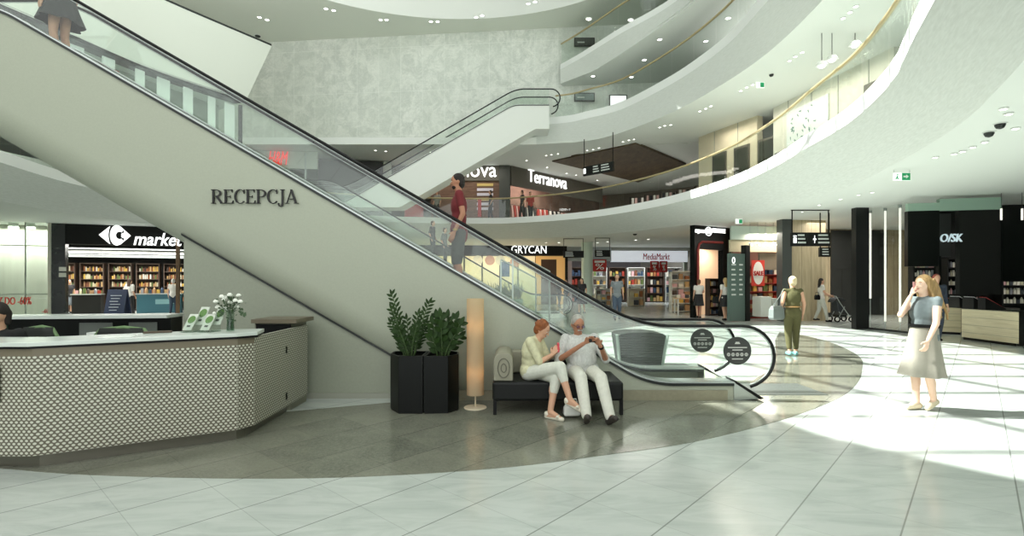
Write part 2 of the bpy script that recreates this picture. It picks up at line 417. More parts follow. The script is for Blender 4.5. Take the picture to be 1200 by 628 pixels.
m = MB(); ring_face(m, (-34, 26, -1, 34), -2.5, 14.2, 11.0, 14.75); struct('ceiling_roof_slab', m, M_white)
# glazed roof: frame bars and glass
sk = thing('skylight_window', 'large round glazed skylight in the white upper ceiling', 'skylight', (-2.5,14.2,16.6)); sk['kind'] = 'structure'; sk.name = 'window_1'; ORG['window_1'] = Vector((-2.5,14.2,16.6))
m = MB()
y = 3.95
while y < 24:
    h = math.sqrt(max(0, 10.8**2-(y-14.2)**2)); m.box(-2.5-h, -2.5+h, y-.05, y+.05, 16.5, 16.7); y += 1.3
x = -15.0
while x < 11:
    pa = []; 
    for s in (-1, 1):
        lo, hi = 0., 14.
        for _ in range(24):
            t = (lo+hi)/2; px_, py_ = x+.2*t*s, 14.2-t*s
            if (px_+2.5)**2+(py_-14.2)**2 < 10.75**2: lo = t
            else: hi = t
        pa.append((x+.2*lo*s, 14.2-lo*s))
    if math.dist(*pa) > .5: m.tube([(*pa[0], 16.6), (*pa[1], 16.6)], .09, 4)
    x += 2.35
m.build('glazing_bars', M_white, sk)
m = MB(); m.loft([rg(10.8,16.72)]); m.v = [Vector(p) for p in rg(10.8,16.74)]; m.f = [tuple(range(96))]; m.build('roof_glass', glass('roof_glass', (250,255,252), .05), sk)
# added unseen lid on the well's right and far parts, shading the upper balconies
m = MB(); hp = [(-2.5+10.85*math.cos(R(a)), 14.2+10.85*math.sin(R(a))) for a in range(-75, 76, 5)]; m.prism([(-.5, 3.4)]+hp+[(-.5, 24.9)], 16.45, 16.9); m.prism([(-2.5+10.85*math.cos(R(a)), 14.2+10.85*math.sin(R(a))) for a in range(46, 135, 4)], 16.45, 16.91); struct('sun_blocking_lid', m, M_white)
# ---- walls
# pale floral feature wall, turned slightly, seen above the rear escalator
FW = Fac((-24,28.88), (13.2,25.05))
m = MB(); FW.box(m, 0, FW.L, 8.45, 14.42, -.3, 0); struct('wall_back', m, M_floral)
m = MB(); m.box(-13.6, 1.2, 25.55, 25.75, 8.36, 8.7); struct('trim_3', m, M_white)
# white curved bulkhead on the upper left
bt = [(-15.2,2),(-14.2,6),(-13.2,10),(-12.2,13.9),(-11.5,16.6),(-10.0,19.5)]
tt = [(-17.5,4),(-16,8),(-14.4,12.5),(-13.0,16.4),(-12.2,18.3),(-10.1,21.8)]
b_ = resample(spline(bt, 8), 40); t_ = resample(spline(tt, 8), 40)
m = MB(); m.loft([at_z(b_, 8.4), [p.lerp(q, .5)+Vector((0,0,9.95)) for p, q in zip(b_, t_)], at_z(t_, 11.5)]); 
m.loft([at_z(t_, 11.5), at_z([p+Vector((-1.2,.2,0)) for p in t_], 11.5)]); struct('wall_left_bulkhead', m, mat('bulkhead_white', (206,210,200), .65), smooth=True)
m = MB(); m.loft([at_z(t_, 11.5), at_z(t_, 11.58)]); m.loft([at_z(t_,11.58), at_z([p+Vector((-1.2,.2,0)) for p in t_], 11.58)]); struct('shadow_gap_strip', m, M_dark)  # dark strip painted in for the shadow gap above the bulkhead
m = MB(); m.loft([[p+Vector((-.02,-.02,8.32)) for p in b_], [p+Vector((-.02,-.02,8.44)) for p in b_]]); m.loft([[p+Vector((-.02,-.02,8.32)) for p in b_], [p+Vector((-.5,.1,8.32)) for p in b_]]); struct('trim_5', m, M_dark)
m = MB(); e = b_[-1]; t = t_[-1]; m.add([(e.x,e.y,8.4),(t.x,t.y,11.5),(t.x-3,t.y+1.5,11.5),(e.x-3,e.y+1.8,8.4)], [(0,1,2,3)]); struct('wall_left_bulkhead_end', m, M_white)
m = MB(); m.loft([at_z(b_, 8.4), at_z([p+Vector((-9,2,0)) for p in b_], 8.4)]); m.prism([(-10.05,19.6),(-13,21.5),(-22,30),(-34,30),(-30,20),(-14,17)], 8.42, 8.5); struct('ceiling_left', m, M_soff)
# outer closing walls far behind the shops
oo = outward(b1, 15.5)
m = MB(); m.loft([at_z(oo, 0), at_z(oo, 4.2)]); struct('wall_far_ground', m, mat('dim_wall', (96,94,86), .8))
oo = outward(t1, 15)
m = MB(); m.loft([at_z(oo, 5), at_z(oo, 9.3)]); struct('wall_far_first', m, mat('dim_wall2', (120,112,100), .8))
m = MB(); m.box(10.5, 10.8, -1, 26, 9.8, 14.4); struct('wall_right', m, mat('taupe_wall', (176,172,158), .7))
m = MB(); m.box(-30.2, -30, 0, 34, 8.4, 14.4); struct('wall_left', m, M_white)
# ---- camera, sun, sky
cam = bpy.data.cameras.new('camera'); co = bpy.data.objects.new('camera', cam); COL.objects.link(co)
co.location = (0, 0, H); co.rotation_euler = (R(90), 0, 0); cam.sensor_width = 36; cam.lens = F/1200*36; cam.shift_y = (HY-314)/1200
cam.clip_start = .05; cam.clip_end = 300; bpy.context.scene.camera = co
w = bpy.data.worlds.new('World'); bpy.context.scene.world = w; w.use_nodes = True
bg = w.node_tree.nodes['Background']; bg.inputs[0].default_value = (.975, 1, .985, 1); bg.inputs[1].default_value = 1.55
sl = bpy.data.lights.new('sun', 'SUN'); sl.energy = 13.5; sl.angle = R(.55); sl.color = (1, .985, .955)
so = bpy.data.objects.new('sun', sl); COL.objects.link(so); el = R(48); az = Vector((.98, -.2, 0)).normalized()
d = Vector((az.x*math.cos(el), az.y*math.cos(el), -math.sin(el))); so.rotation_euler = d.to_track_quat('-Z', 'Y').to_euler(); so.location = (-12, 16, 22)
def area(loc, sx, sy, power, rot=(0,0,0), col=(1,.96,.9)):  # serves shop lamps and also added fill lights without a fitting
    l = bpy.data.lights.new('shop_or_fill_light', 'AREA'); l.shape = 'RECTANGLE'; l.size = sx; l.size_y = sy; l.energy = power; l.color = col
    o = bpy.data.objects.new('shop_or_fill_light', l); COL.objects.link(o); o.location = loc; o.rotation_euler = rot; return o
sc = bpy.context.scene
sc.view_settings.view_transform = 'Standard'; sc.view_settings.look = 'None'; sc.view_settings.exposure = .32; sc.view_settings.gamma = 1; sc.view_settings.use_curve_mapping = False
sc.cycles.max_bounces = 10; sc.cycles.diffuse_bounces = 6; sc.cycles.glossy_bounces = 4; sc.cycles.transparent_max_bounces = 24; sc.cycles.use_denoising = True
sc.cycles.sample_clamp_indirect = 6; sc.cycles.caustics_reflective = False; sc.cycles.caustics_refractive = False
# ---- balustrades of the balconies
def balustrade(name, label, T, zt, i0, i1, per=1.35, off=.14, rail=M_brass):
    pts = spline(T, 12); pts = outward(pts, off); L = 0; seg = [pts[0]]
    n = max(2, int(sum((pts[i+1]-pts[i]).length for i in range(len(pts)-1))/.225)); pts = resample(pts, n)
    a, b = int(i0*n), int(i1*n); pts = pts[a:b]
    root = thing(name, label, 'balustrade', (*pts[len(pts)//2][:2], zt))
    k = 6
    for i in range(0, len(pts)-k, k):
        q = pts[i:i+k+1]; q = [q[0].lerp(q[1], .06)]+q[1:-1]+[q[-1].lerp(q[-2], .06)]
        q2 = outward(q, .018); m = MB()
        m.loft([[p+Vector((0,0,zt)) for p in q], [p+Vector((0,0,zt+1.04)) for p in q], [p+Vector((0,0,zt+1.04)) for p in q2], [p+Vector((0,0,zt)) for p in q2], [p+Vector((0,0,zt)) for p in q]])
        m.build('glass_panel', M_bgl, root)
    m = MB(); m.tube([p+Vector((0,0,zt+1.08)) for p in outward(pts, .01)], .042, 8); m.build('handrail', rail, root, smooth=True)
    return root
balustrade('glass_balustrade', 'curved glass balustrade with pale brass handrail on the lowest balcony', T1, 5.1, .08, .93)
balustrade('glass_balustrade', 'curved glass balustrade with brass rail on the middle balcony', T2, 9.7, .045, .92)
balustrade('glass_balustrade', 'short curved glass balustrade on the topmost balcony', T3, 12.4, 0, .7)
# ---- recessed downlights
def downlights(pairs, z, label, group, r=.07, kind='downlight', above=None):
    proto = None
    for px, py in pairs:
        p = pz(px, py, z)
        if proto is None:
            proto = thing(kind, label, 'ceiling light', p, group)
            m = MB(); m.lathe([(r*1.35, 0), (r*1.35, -.012), (r, -.02), (r, 0)], p, 14); m.build('trim_ring', M_white, proto)
            m = MB(); m.lathe([(r, -.006), (r*.98, -.012)], p, 14); m.build('lens', M_lamp, proto)
        else: dup(proto, p)
downlights([(304,20),(313,23),(382,10),(391,12),(446,23),(453,23),(505,25),(513,25),(558,20),(565,18),(619,4),(627,2)], 14.395, 'small round bright downlight, one of a pair, in the upper ceiling above the floral wall', 'paired downlights around the skylight', .085)
downlights([(690,22),(739,23),(853,21)], 11.44, 'round downlight in the soffit under the topmost balcony', 'downlights under the topmost balcony', .09)
downlights([(773,46),(755,70),(740,90),(695,89),(827,48)], 11.44, 'round downlight in the soffit under the topmost balcony', 'downlights under the topmost balcony', .09)
g = 'downlights under the middle balcony'
downlights([(640,182),(646,181),(654,180),(688,176),(695,175),(702,173),(730,166),(737,164),(743,163),(773,149),(779,147),(786,146),(820,130),(827,127),(833,124),(868,106),(875,102),(882,99),(925,71),(932,66),(940,61),(988,21),(996,14),(1003,7)], 8.395, 'small round downlight in the bright soffit under the middle balcony', g, .05)
downlights([(440,176),(452,177),(470,182),(505,178),(515,178),(562,183),(572,186),(641,196),(664,203),(675,205),(700,211),(617,188)], 8.395, 'small round downlight in the grey ceiling above the shop with the white letters', 'downlights in the first floor ceiling', .06)
downlights([(1118,180),(1128,177),(1140,172),(1096,184),(1190,150),(1182,133),(1176,127),(1022,225),(1006,228),(960,240),(940,248),(985,233),(1154,166)], 4.095, 'small round downlight in the ceiling under the lowest balcony', 'downlights under the lowest balcony', .045)
downlights([(700,284),(712,283),(745,281),(760,280),(640,284),(655,284)], 4.095, 'small round downlight in the ceiling under the lowest balcony, far side', 'downlights under the lowest balcony', .09)
def detector(px, py, z, label, r=.07):
    p = pz(px, py, z); t = thing('smoke_detector', label, 'smoke detector', p)
    m = MB(); m.lathe([(r, 0), (r, -.03), (r*.7, -.07), (r*.2, -.085)], p, 14); m.build('housing', M_dark, t)
    m = MB(); m.lathe([(r*1.3, 0), (r*1.3, -.008)], p, 14); m.build('mounting_plate', M_white, t)
detector(1172,145,4.095,'dark dome smoke detector in the ceiling at the right edge'); detector(1159,155,4.095,'small dark detector beside the dome detector, at the right edge')
detector(904,87,8.395,'dark round detector under the middle balcony'); detector(302,42,14.395,'small dark camera dome in the upper ceiling by the white bulkhead', .14)
detector(744,274,4.095,'dark detector in the ceiling beside the electronics shop', .11)

area((-12.6,13,11.75), 1.0, 12, 900, (R(180),0,R(-14)), (1,1,.96)); area((9.2,16,10.2), 1.0, 12, 90, (R(180),0,0), (1,1,.96)); area((-2,29.5,9.0), 18, .5, 260, (R(180),0,0), (1,1,.97))  # added upward fill strips that brighten the upper ceiling, no fittings there

lw_ = [p for p in resample(outward(spline(T1, 8), 4.5), 121)[18:38]]
m = MB(); m.loft([at_z(lw_, 5.1), at_z(lw_, 6.38)]); struct('wall_left_first', m, mat('pale_grey_green', (206,212,202), .6))
area((-16.8,13,8.2), 1.2, 12, 260, (0,0,R(-8)), (1,1,.97)); area((7.5,31,8.2), 3, 5, 170, (0,0,0), (1,.9,.86)); area((-15.5,9,4.0), 1.5, 8, 90, (0,0,R(-5)), (1,1,.97))  # added fill lights for the dark walkways, not shop lamps
# ============================================================ ESCALATORS
S = .5774
def smooth(pts, it=3):
    p = [Vector((x, 0, z)) for x, z in pts]
    for _ in range(it):
        q = [p[0]]
        for a, b in zip(p, p[1:]): q += [a.lerp(b, .25), a.lerp(b, .75)]
        q.append(p[-1]); p = q
    return [(v.x, v.z) for v in p]
def zat(line, x):
    for (x0, z0), (x1, z1) in zip(line, line[1:]):
        if min(x0, x1)-1e-9 <= x <= max(x0, x1)+1e-9 and abs(x1-x0) > 1e-9: return z0+(z1-z0)*(x-x0)/(x1-x0)
    return line[-1][1] if abs(x-line[-1][0]) < abs(x-line[0][0]) else line[0][1]
def seg(line, t):     # line sampled by x, ordered
    return [(x, zat(line, x)) for x in t]
def escalator(label, xb, z0, z1, Yn, Yf, s, clad, body, name='escalator', xend=None, step_n=26, round_r=0., big=False, xb_len=1.15, newel_top=True, glass_m=M_bgl):
    """xb: where the inclined deck line meets deck height; s=-1 rises to the left"""
    dz = .25; run = (z1-z0)/S; xt = xb+s*run; e = xb-s*xb_len; te = xend if xend is not None else xt+s*1.6
    deck = smooth([(e, z0+dz), (xb-s*.75, z0+dz), (xb, z0+dz), (xb+s*.62, z0+dz+S*.62)], 3)+smooth([(xt-s*.6, z1+dz-S*.6), (xt, z1+dz), (xt+s*.7, z1+dz), (te, z1+dz)], 3)
    hx = xb+s*.10 if big else xb+s*.12
    rz = .997 if big else 1.0
    ry = z0+rz
    rail = smooth([(e-s*.12, ry), (hx-s*.9, ry), (hx, ry), (hx+s*.95, ry+S*.95)], 3)+smooth([(hx+s*run-s*.9, z1+rz-S*.9), (hx+s*run, z1+rz), (hx+s*run+s*.9, z1+rz), (te, z1+rz)], 3)
    root = thing(name, label, 'escalator', (xb, (Yn+Yf)/2, z0))
    # ---- body: side skin with rounded lower edge, soffit
    xs = [e+(te-e)*i/70 for i in range(71)]
    rings = []
    for x in xs:
        zt = zat(deck, x)-.02; zb = z0+.0
        l = z0+.25-body+S*(x-xb)*s+0.
        zb = min(max(z0+.0, l), z1-.9); r = min(round_r, max(.02, zt-zb-.1)) if l > z0 else .0
        if round_r and l <= z0: r = max(0., min(round_r, round_r+ (l-z0)*.8)) if l > z0-round_r else 0.
        if round_r:
            zz = max(z0, l)
            ring = [(x, Yn, zt)]
            for k in range(9):
                a = math.pi/2*k/8; ring.append((x, Yn+round_r*(1-math.cos(a)), max(z0+.002*k*0, zb0(l, round_r, a, z0))))
            for k in range(9):
                a = math.pi/2*(1-k/8); ring.append((x, Yf-round_r*(1-math.cos(a)), max(z0, zb0(l, round_r, a, z0))))
            ring.append((x, Yf, zt))
        else: ring = [(x, Yn, zt), (x, Yn, zb), (x, Yf, zb), (x, Yf, zt)]
        if big:
            zc = z1-.8
            ring = [(a, b, min(c, max(zt, 0)) if c > zt else (c if c < zc else min(c, max(zc, 0))) if 0 < i < len(ring)-1 else c) for i, (a, b, c) in enumerate(ring)]
        rings.append(ring)
    m = MB(); m.loft(rings); m.f.append(tuple(range(len(rings[0]))))
    m.build('cladding', clad, root, smooth=2)
    # deck covers and trims, near and far
    w = .26
    for nm, (a, b) in (('near', (Yn, Yn+w)), ('far', (Yf-w, Yf))):
        dk = [p for p in deck]
        m = MB(); m.loft([[(x, y, z) for x, z in dk] for y in (a-.012, b+.012)]); m.loft([[(x, a-.014, z-.045) for x, z in dk], [(x, a-.014, z) for x, z in dk]]); m.loft([[(x, b+.012, z) for x, z in dk], [(x, b+.012, z-.3) for x, z in dk]])
        xe = e; m.add([(xe, a-.012, z0+dz), (xe, b+.012, z0+dz), (xe-s*.34, b+.012, z0+.02), (xe-s*.34, a-.012, z0+.02), (xe, a-.012, z0), (xe, b+.012, z0)], [(0,1,2,3), (0,3,4), (1,5,2)])
        m.build('deck_cover', M_alu if not big else M_steel, root, smooth=2)
        m = MB(); m.loft([[(x, a-.022, z-.055) for x, z in dk], [(x, a-.022, z-.018) for x, z in dk], [(x, a-.01, z-.018) for x, z in dk]])
        m.build('deck_trim', M_dark, root, smooth=2)
        if big:
            m = MB(); yy = a-.03
            m.hexa([(e+.02,yy,z0+dz-.02),(e-s*.34,yy,0.02),(e-s*.34,b+.02,0.02),(e+.02,b+.02,z0+dz-.02),(e+.0,yy,z0+dz+.03),(e-s*.40,yy,0.03),(e-s*.40,b+.02,.03),(e,b+.02,z0+dz+.03)])
            m.build('end_cap', M_black, root)
    # balustrades
    yn, yf = Yn+.06, Yf-.06
    for yy in (yn, yf):
        # handrail with round newel at the foot
        r0 = .42; cx0 = e-s*.14; cz0 = ry-r0
        arc = [(cx0-s*r0*math.sin(R(t))*1.05, cz0+r0*math.cos(R(t))) for t in range(165, -1, -11)]
        rl = arc+[p for p in rail[1:]]
        if newel_top:
            ce = te+s*.1; rl = rl+[(ce+s*r0*math.sin(R(t)), z1+rz-r0+r0*math.cos(R(t))) for t in range(0, 170, 12)]
        m = MB(); m.tube([(x, yy, z) for x, z in rl], .021 if big else .030, 8); m.build('handrail', M_black, root, smooth=True)
        m = MB(); m.tube([(x, yy, z) for x, z in smooth_in(rl, .030)], .007, 6); m.build('handrail_guide', M_steel, root, smooth=True)
        # glass panels, joints square to the slope
        N = int(abs(te-e)/.05); per = 24 if big else 36; m = None
        st = [e+(te-e)*i/N for i in range(N+1)]
        def up(x):
            g = (zat(deck, x+s*.1)-zat(deck, x-s*.1))/.2; off = -s*.35*min(1, max(0, g/S))
            xr = x+off; return (x, zat(deck, x)), (xr, zat(rail, xr)-.03)
        for i in range(0, N, per):
            a = [up(x) for x in st[i:min(i+per, N)+1]]
            if len(a) < 3: continue
            a[0] = ((a[0][0][0]+s*.012, a[0][0][1]), (a[0][1][0]+s*.012, a[0][1][1]))
            m = MB()
            for y_ in (yy-.006, yy+.006): m.loft([[(p[0], y_, p[1]) for p, q in a], [(q[0], y_, q[1]) for p, q in a]])
            m.build('glass_panel', glass_m, root)
        m = MB()
        fan = [(x, z) for x, z in arc[::-1]]+[(e, z0+dz+.01)]
        ns = len(fan); m.add([(x, yy-.006, z) for x, z in fan]+[(x, yy+.006, z) for x, z in fan], [tuple(range(ns)), tuple(range(2*ns-1, ns-1, -1))]); 
        m.build('glass_panel', glass_m, root)
    # step band
    y0, y1 = Yn+w+.02, Yf-w-.02
    n = int((z1-z0)/.2)
    if step_n:
        for i in range(min(n, step_n)):
            x = xb+s*(.45+i*.3464); z = z0+.2*(i+1)
            m = MB(); m.box(min(x, x+s*.40), max(x, x+s*.40), y0, y1, z-.03, z); m.box(min(x, x+s*.02), max(x, x+s*.02), y0, y1, z-.2, z); m.build('step', M_dark, root)
    m = MB(); m.box(min(xb+s*.25, e-s*.05), max(xb+s*.25, e-s*.05), y0, y1, z0-.02 if z0 else .004, z0+.012); m.build('comb_plate', M_steel, root)
    return root, deck, rail
def zb0(l, r, a, z0): return max(z0, l+r*1.15*(1-math.sin(a)))
def smooth_in(pts, d):
    out = []
    for i, (x, z) in enumerate(pts):
        a = pts[max(0, i-1)]; b = pts[min(len(pts)-1, i+1)]; tx, tz = b[0]-a[0], b[1]-a[1]; L = math.hypot(tx, tz) or 1
        nx, nz = tz/L, -tx/L
        # towards the glass (below the rail)
        out.append((x+nx*d, z+nz*d) if ((nz < 0) or abs(nz) < .3) and False else (x, z))
    # offset towards the inside: use running cross sign
    res = []
    for i, (x, z) in enumerate(pts):
        a = pts[max(0, i-1)]; b = pts[min(len(pts)-1, i+1)]; tx, tz = b[0]-a[0], b[1]-a[1]; L = math.hypot(tx, tz) or 1
        n1 = (tz/L, -tx/L); s_ = 1 if pts[-1][0] > pts[0][0] else -1
        res.append((x+n1[0]*d*s_, z+n1[1]*d*s_))
    return res
# main escalator in front
main, mdeck, mrail = escalator('large grey-green clad escalator rising to the left across the hall, with black handrails', 1.84, 0, 5.1, 7.0, 8.36, -1, M_clad, 1.87, xend=-11.0, round_r=.5, big=True, newel_top=False)
rootz = ORG[main.name]
# lettering on the cladding
FONT = {
 'R': (.86, [('v',.16,0,1,.13),('ser',.16,0),('ser',.16,1,-1),('bowl',.16,.5,1,.62),('d',.40,.5,.78,0,.15),('ser2',.80,0)]),
 'E': (.72, [('v',.16,0,1,.13),('h',.02,.64,.965,.05),('h',.02,.68,0,.05),('h',.16,.5,.49,.045),('t',.64,.80,.965),('t2',.68,0,.2),('t3',.5,.4,.6)]),
 'C': (.80, [('arc',)]),
 'P': (.74, [('v',.16,0,1,.13),('ser',.16,0),('ser',.16,1,-1),('bowl',.16,.44,1,.62)]),
 'J': (.46, [('v',.30,-.02,1,.13),('ser',.30,1),('hook',)]),
 'A': (.86, [('d',.10,0,.44,1,.05),('d',.42,1,.76,0,.15),('h',.2,.62,.32,.045),('ser',.10,0),('ser',.78,0)]),
}
def serif_letter(ch, x0, z0, h, y):
    m = MB(); wd, items = FONT[ch]; ya, yb = y-.02, y-.0005
    P = lambda pts: m.xz([(x0+a*h, z0+b*h) for a, b in pts], ya, yb)
    for it in items:
        k = it[0]
        if k == 'v': _, x, a, b, t = it; P([(x-t/2,a),(x+t/2,a),(x+t/2,b),(x-t/2,b)])
        elif k == 'h': _, a, b, z, t = it; z = min(max(z, t/2), 1-t/2); P([(a,z-t/2),(b,z-t/2),(b,z+t/2),(a,z+t/2)])
        elif k in ('ser','ser2'):
            x, z = it[1], it[2]; z = .022 if z == 0 else .978; P([(x-.16,z-.022),(x+.16,z-.022),(x+.16,z+.022),(x-.16,z+.022)])
        elif k == 't': _, x, a, b = it; P([(x-.04,a),(x,a-.02),(x,1),(x-.09,1)])
        elif k == 't2': _, x, a, b = it; P([(x-.09,0),(x+.02,0),(x+.03,b+.03),(x-.01,b)])
        elif k == 't3': _, x, a, b = it; P([(x-.03,a+.09),(x,a),(x,b),(x-.03,b-.09)])
        elif k == 'd': _, a, za, b, zb, t = it; P([(a-t/2,za),(a+t/2,za),(b+t/2,zb),(b-t/2,zb)] if za < zb else [(a-t/2,za),(b-t/2,zb),(b+t/2,zb),(a+t/2,za)])
        elif k == 'bowl':
            _, x, a, b, r = it; c = (a+b)/2; hh = (b-a)/2; n = 14
            for i in range(n):
                t0, t1 = math.pi*(i/n-.5), math.pi*((i+1)/n-.5)
                def o(t): return (x+.12+(r-.18)*max(0, math.cos(t))**.8, c+hh*math.sin(t))
                def q(t): return (x+.12+(r-.18-.13)*max(0, math.cos(t))**.8, c+(hh-.045)*math.sin(t))
                P([o(t0), o(t1), q(t1), q(t0)])
            P([(x,b-.045),(x+.12,b-.045),(x+.12,b),(x,b)]); P([(x,a),(x+.12,a),(x+.12,a+.045),(x,a+.045)])
        elif k == 'arc':
            n = 22
            for i in range(n):
                t0, t1 = R(48+(270)*i/n), R(48+(270)*(i+1)/n)
                def o(t): return (.44+.42*math.cos(t), .5+.515*math.sin(t))
                def q(t): return (.46+.30*math.cos(t), .5+.465*math.sin(t))
                P([o(t0), o(t1), q(t1), q(t0)])
            P([(.70,.70),(.745,.70),(.745,1.0),(.715,1.0),(.66,.9)])
        elif k == 'hook':
            n = 8
            for i in range(n):
                t0, t1 = R(180+180*i/n), R(180+180*(i+1)/n)
                def o(t): return (.165+.20*math.cos(t), -.02+.22*math.sin(t))
                def q(t): return (.14+.10*math.cos(t), .0+.17*math.sin(t))
                P([o(t0), o(t1), q(t1), q(t0)])
            m.ell((x0+.02*h, y-.01, z0-.02*h), (.07*h, .01, .07*h))
    m.build('letter', mat('letter_black', (14,14,14), .4), main); return wd
word = 'RECEPCJA'; tot = sum(FONT[c][0] for c in word)+.08*(len(word)-1)
hh = .188; X0, X1 = (248-600)/F*6.985, (348-600)/F*6.985; k = (X1-X0)/(tot*hh); x = X0
base = 1.6+(330-238.6)/F*6.985
for c in word:
    mm_ = serif_letter(c, x/1, base, hh, 6.985); x += (FONT[c][0]+.08)*hh*k
# round warning discs on the glass
for yy, px, py in ((7.045, 864, 411), (8.285, 823, 399)):
    c = pw(px, py, yy); m = MB(); n = 32
    m.loft([[(c.x+r*math.cos(2*math.pi*i/n), y_, c.z+r*math.sin(2*math.pi*i/n)) for i in range(n)] for r, y_ in ((.001,yy-.004),(.19,yy-.004),(.19,yy+.004),(.001,yy+.004))], True)
    dsk = m.build('warning_disc', mat('disc_grey', (52,54,52), .5), main)
    m = MB(); y_ = yy-.006
    for z_, w_ in ((.115,.05),(.10,.07),(.045,.26),(.012,.14),(-.11,.15)): m.box(c.x-w_/2, c.x+w_/2, y_-.001, y_, c.z+z_-.007, c.z+z_+.007)
    for i in range(5):
        xx = c.x-.12+.06*i; m.loft([[(xx+r*math.cos(2*math.pi*j/10), y_, c.z-.05+r*math.sin(2*math.pi*j/10)) for j in range(10)] for r in (.024,.014)], True)
        m.box(xx-.005, xx+.005, y_-.001, y_, c.z-.062, c.z-.038)
    m.build('disc_print', mat('print_pale', (190,192,186), .6), main)
# wall panel under the escalator
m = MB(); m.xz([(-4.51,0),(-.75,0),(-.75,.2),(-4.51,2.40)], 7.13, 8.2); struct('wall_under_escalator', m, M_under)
m = MB(); m.xz([(-4.53,2.262),(-4.53,2.235),(-1.0,.198),(-1.0,.225)], 7.10, 7.135); struct('trim_6', m, M_dark)
m = MB(); m.box(-4.4, -.9, 7.10, 7.14, 0, .07); struct('baseboard_under_escalator', m, M_soffd)
m = MB(); m.box(-.9, 2.9, 6.975, 6.996, .0, .14); struct('baseboard_escalator', m, mat('plinth_beige', (150,146,124), .35, noise=.1, nscale=20))
m = MB(); m.box(2.75, 4.45, 7.3, 8.1, .003, .012); struct('trim_7', m, mat('landing_plate', (120,126,122), .4, metal=.5, noise=.3, nscale=60))
# rear escalators
esc2, _, _ = escalator('white escalator behind, climbing right from the first floor to the middle balcony', -7.9, 5.1, 9.7, 24.45, 25.65, 1, M_white, 1.75, xend=1.75, step_n=0, newel_top=True)
esc3, _, _ = escalator('distant escalator running parallel behind the front one, down from the first floor to the hall', .95, 0, 5.1, 22.95, 24.2, -1, M_white, 1.3, xend=-9.6, step_n=0, newel_top=False)

# ============================================================ RECEPTION DESK
desk = thing('reception_desk', 'angular reception desk clad in pale perforated panels with a light worktop', 'desk', (-3.4,5.2,0))
PL = [(-6.2,4.39),(-4.07,4.40),(-2.745,5.19),(-2.66,5.36),(-2.70,6.85)]
def ins(pts, d):   # inset polyline to the desk's inside
    out = []
    for i, p in enumerate(pts):
        a = Vector(pts[max(0,i-1)]); b = Vector(pts[min(len(pts)-1,i+1)]); t = (b-a).normalized(); n = Vector((-t.y, t.x)); out.append((p[0]+n.x*d, p[1]+n.y*d))
    return out
def panelwall(pts, z0, z1, th, name, mt, uv=False, parent=None):
    m = MB(); q = ins(pts, th); L = 0
    for i in range(len(pts)-1):
        a, b, c, d_ = pts[i], pts[i+1], q[i+1], q[i]
        m.hexa([(*a,z0),(*b,z0),(*c,z0),(*d_,z0),(*a,z1),(*b,z1),(*c,z1),(*d_,z1)])
    if uv:
        m.uv = []; acc = [0]
        for i in range(len(pts)-1): acc.append(acc[-1]+math.dist(pts[i], pts[i+1]))
        for i in range(len(pts)-1):
            u = [acc[i], acc[i+1], acc[i+1], acc[i]]
            m.uv += [(u[k], z0) for k in range(4)]+[(u[k], z1) for k in range(4)]
    return m.build(name, mt, parent)
M_taupe = mat('taupe_metal', (112,104,86), .4)
panelwall(PL[:3], .12, .965, .04, 'front_panel', M_perf, True, desk)
panelwall(PL[2:4], .12, .965, .04, 'corner_panel', M_perf, True, desk)
panelwall(PL[3:], .12, 1.03, .04, 'side_panel', M_perf, True, desk)
panelwall(PL[:4], .965, 1.035, .045, 'top_rail', M_taupe, False, desk)
panelwall(ins(PL[:4]+[(-2.68,6.40)], .10), .0, .12, .05, 'plinth', mat('plinth_steel', (112,110,98), .3, metal=.4), False, desk)
top = [(-6.2,4.36),(-4.09,4.37),(-2.74,5.17),(-2.62,5.34)]; bk = [(-2.72,5.70),(-3.05,5.62),(-4.35,4.84),(-6.2,4.83)]
m = MB(); m.prism(top+bk, 1.05, 1.085); m.build('worktop', mat('worktop_white', (206,214,208), .25), desk, bevel=.004)
m = MB(); m.prism([(x*1, y+.012) for x, y in top]+[(x, y-.02) for x, y in bk], 1.03, 1.05); m.build('worktop_core', M_black, desk)
for z_ in (.2, .75): m = MB(); m.box(-2.69, -2.675, 6.15, 6.18, z_, z_+.08); m.build('hinge', M_black, desk)
m = MB(); m.box(-6.2, -4.33, 4.375, 4.388, .58, .9); m.build('opening_frame', M_black, desk)
m = MB(); m.box(-6.2, -4.36, 4.36, 4.374, .72, .76); m.build('letter_shelf', M_steel, desk)
# raised cabinet at the back right
cab = thing('desk_cabinet', 'raised end cabinet of the reception desk with a pale overhanging top', 'cabinet', (-2.95,6.75,0))
m = MB(); m.box(-3.2, -2.76, 6.46, 6.96, .0, 1.08); m.build('body', mat('cabinet_grey', (128,128,112), .5), cab)
m = MB(); m.box(-3.22, -2.66, 6.40, 6.96, 1.085, 1.135); m.build('top', M_taupe, cab)
m = MB(); m.box(-3.18, -2.75, 6.445, 6.458, .7, 1.07); m.build('dark_recess', M_black, cab)
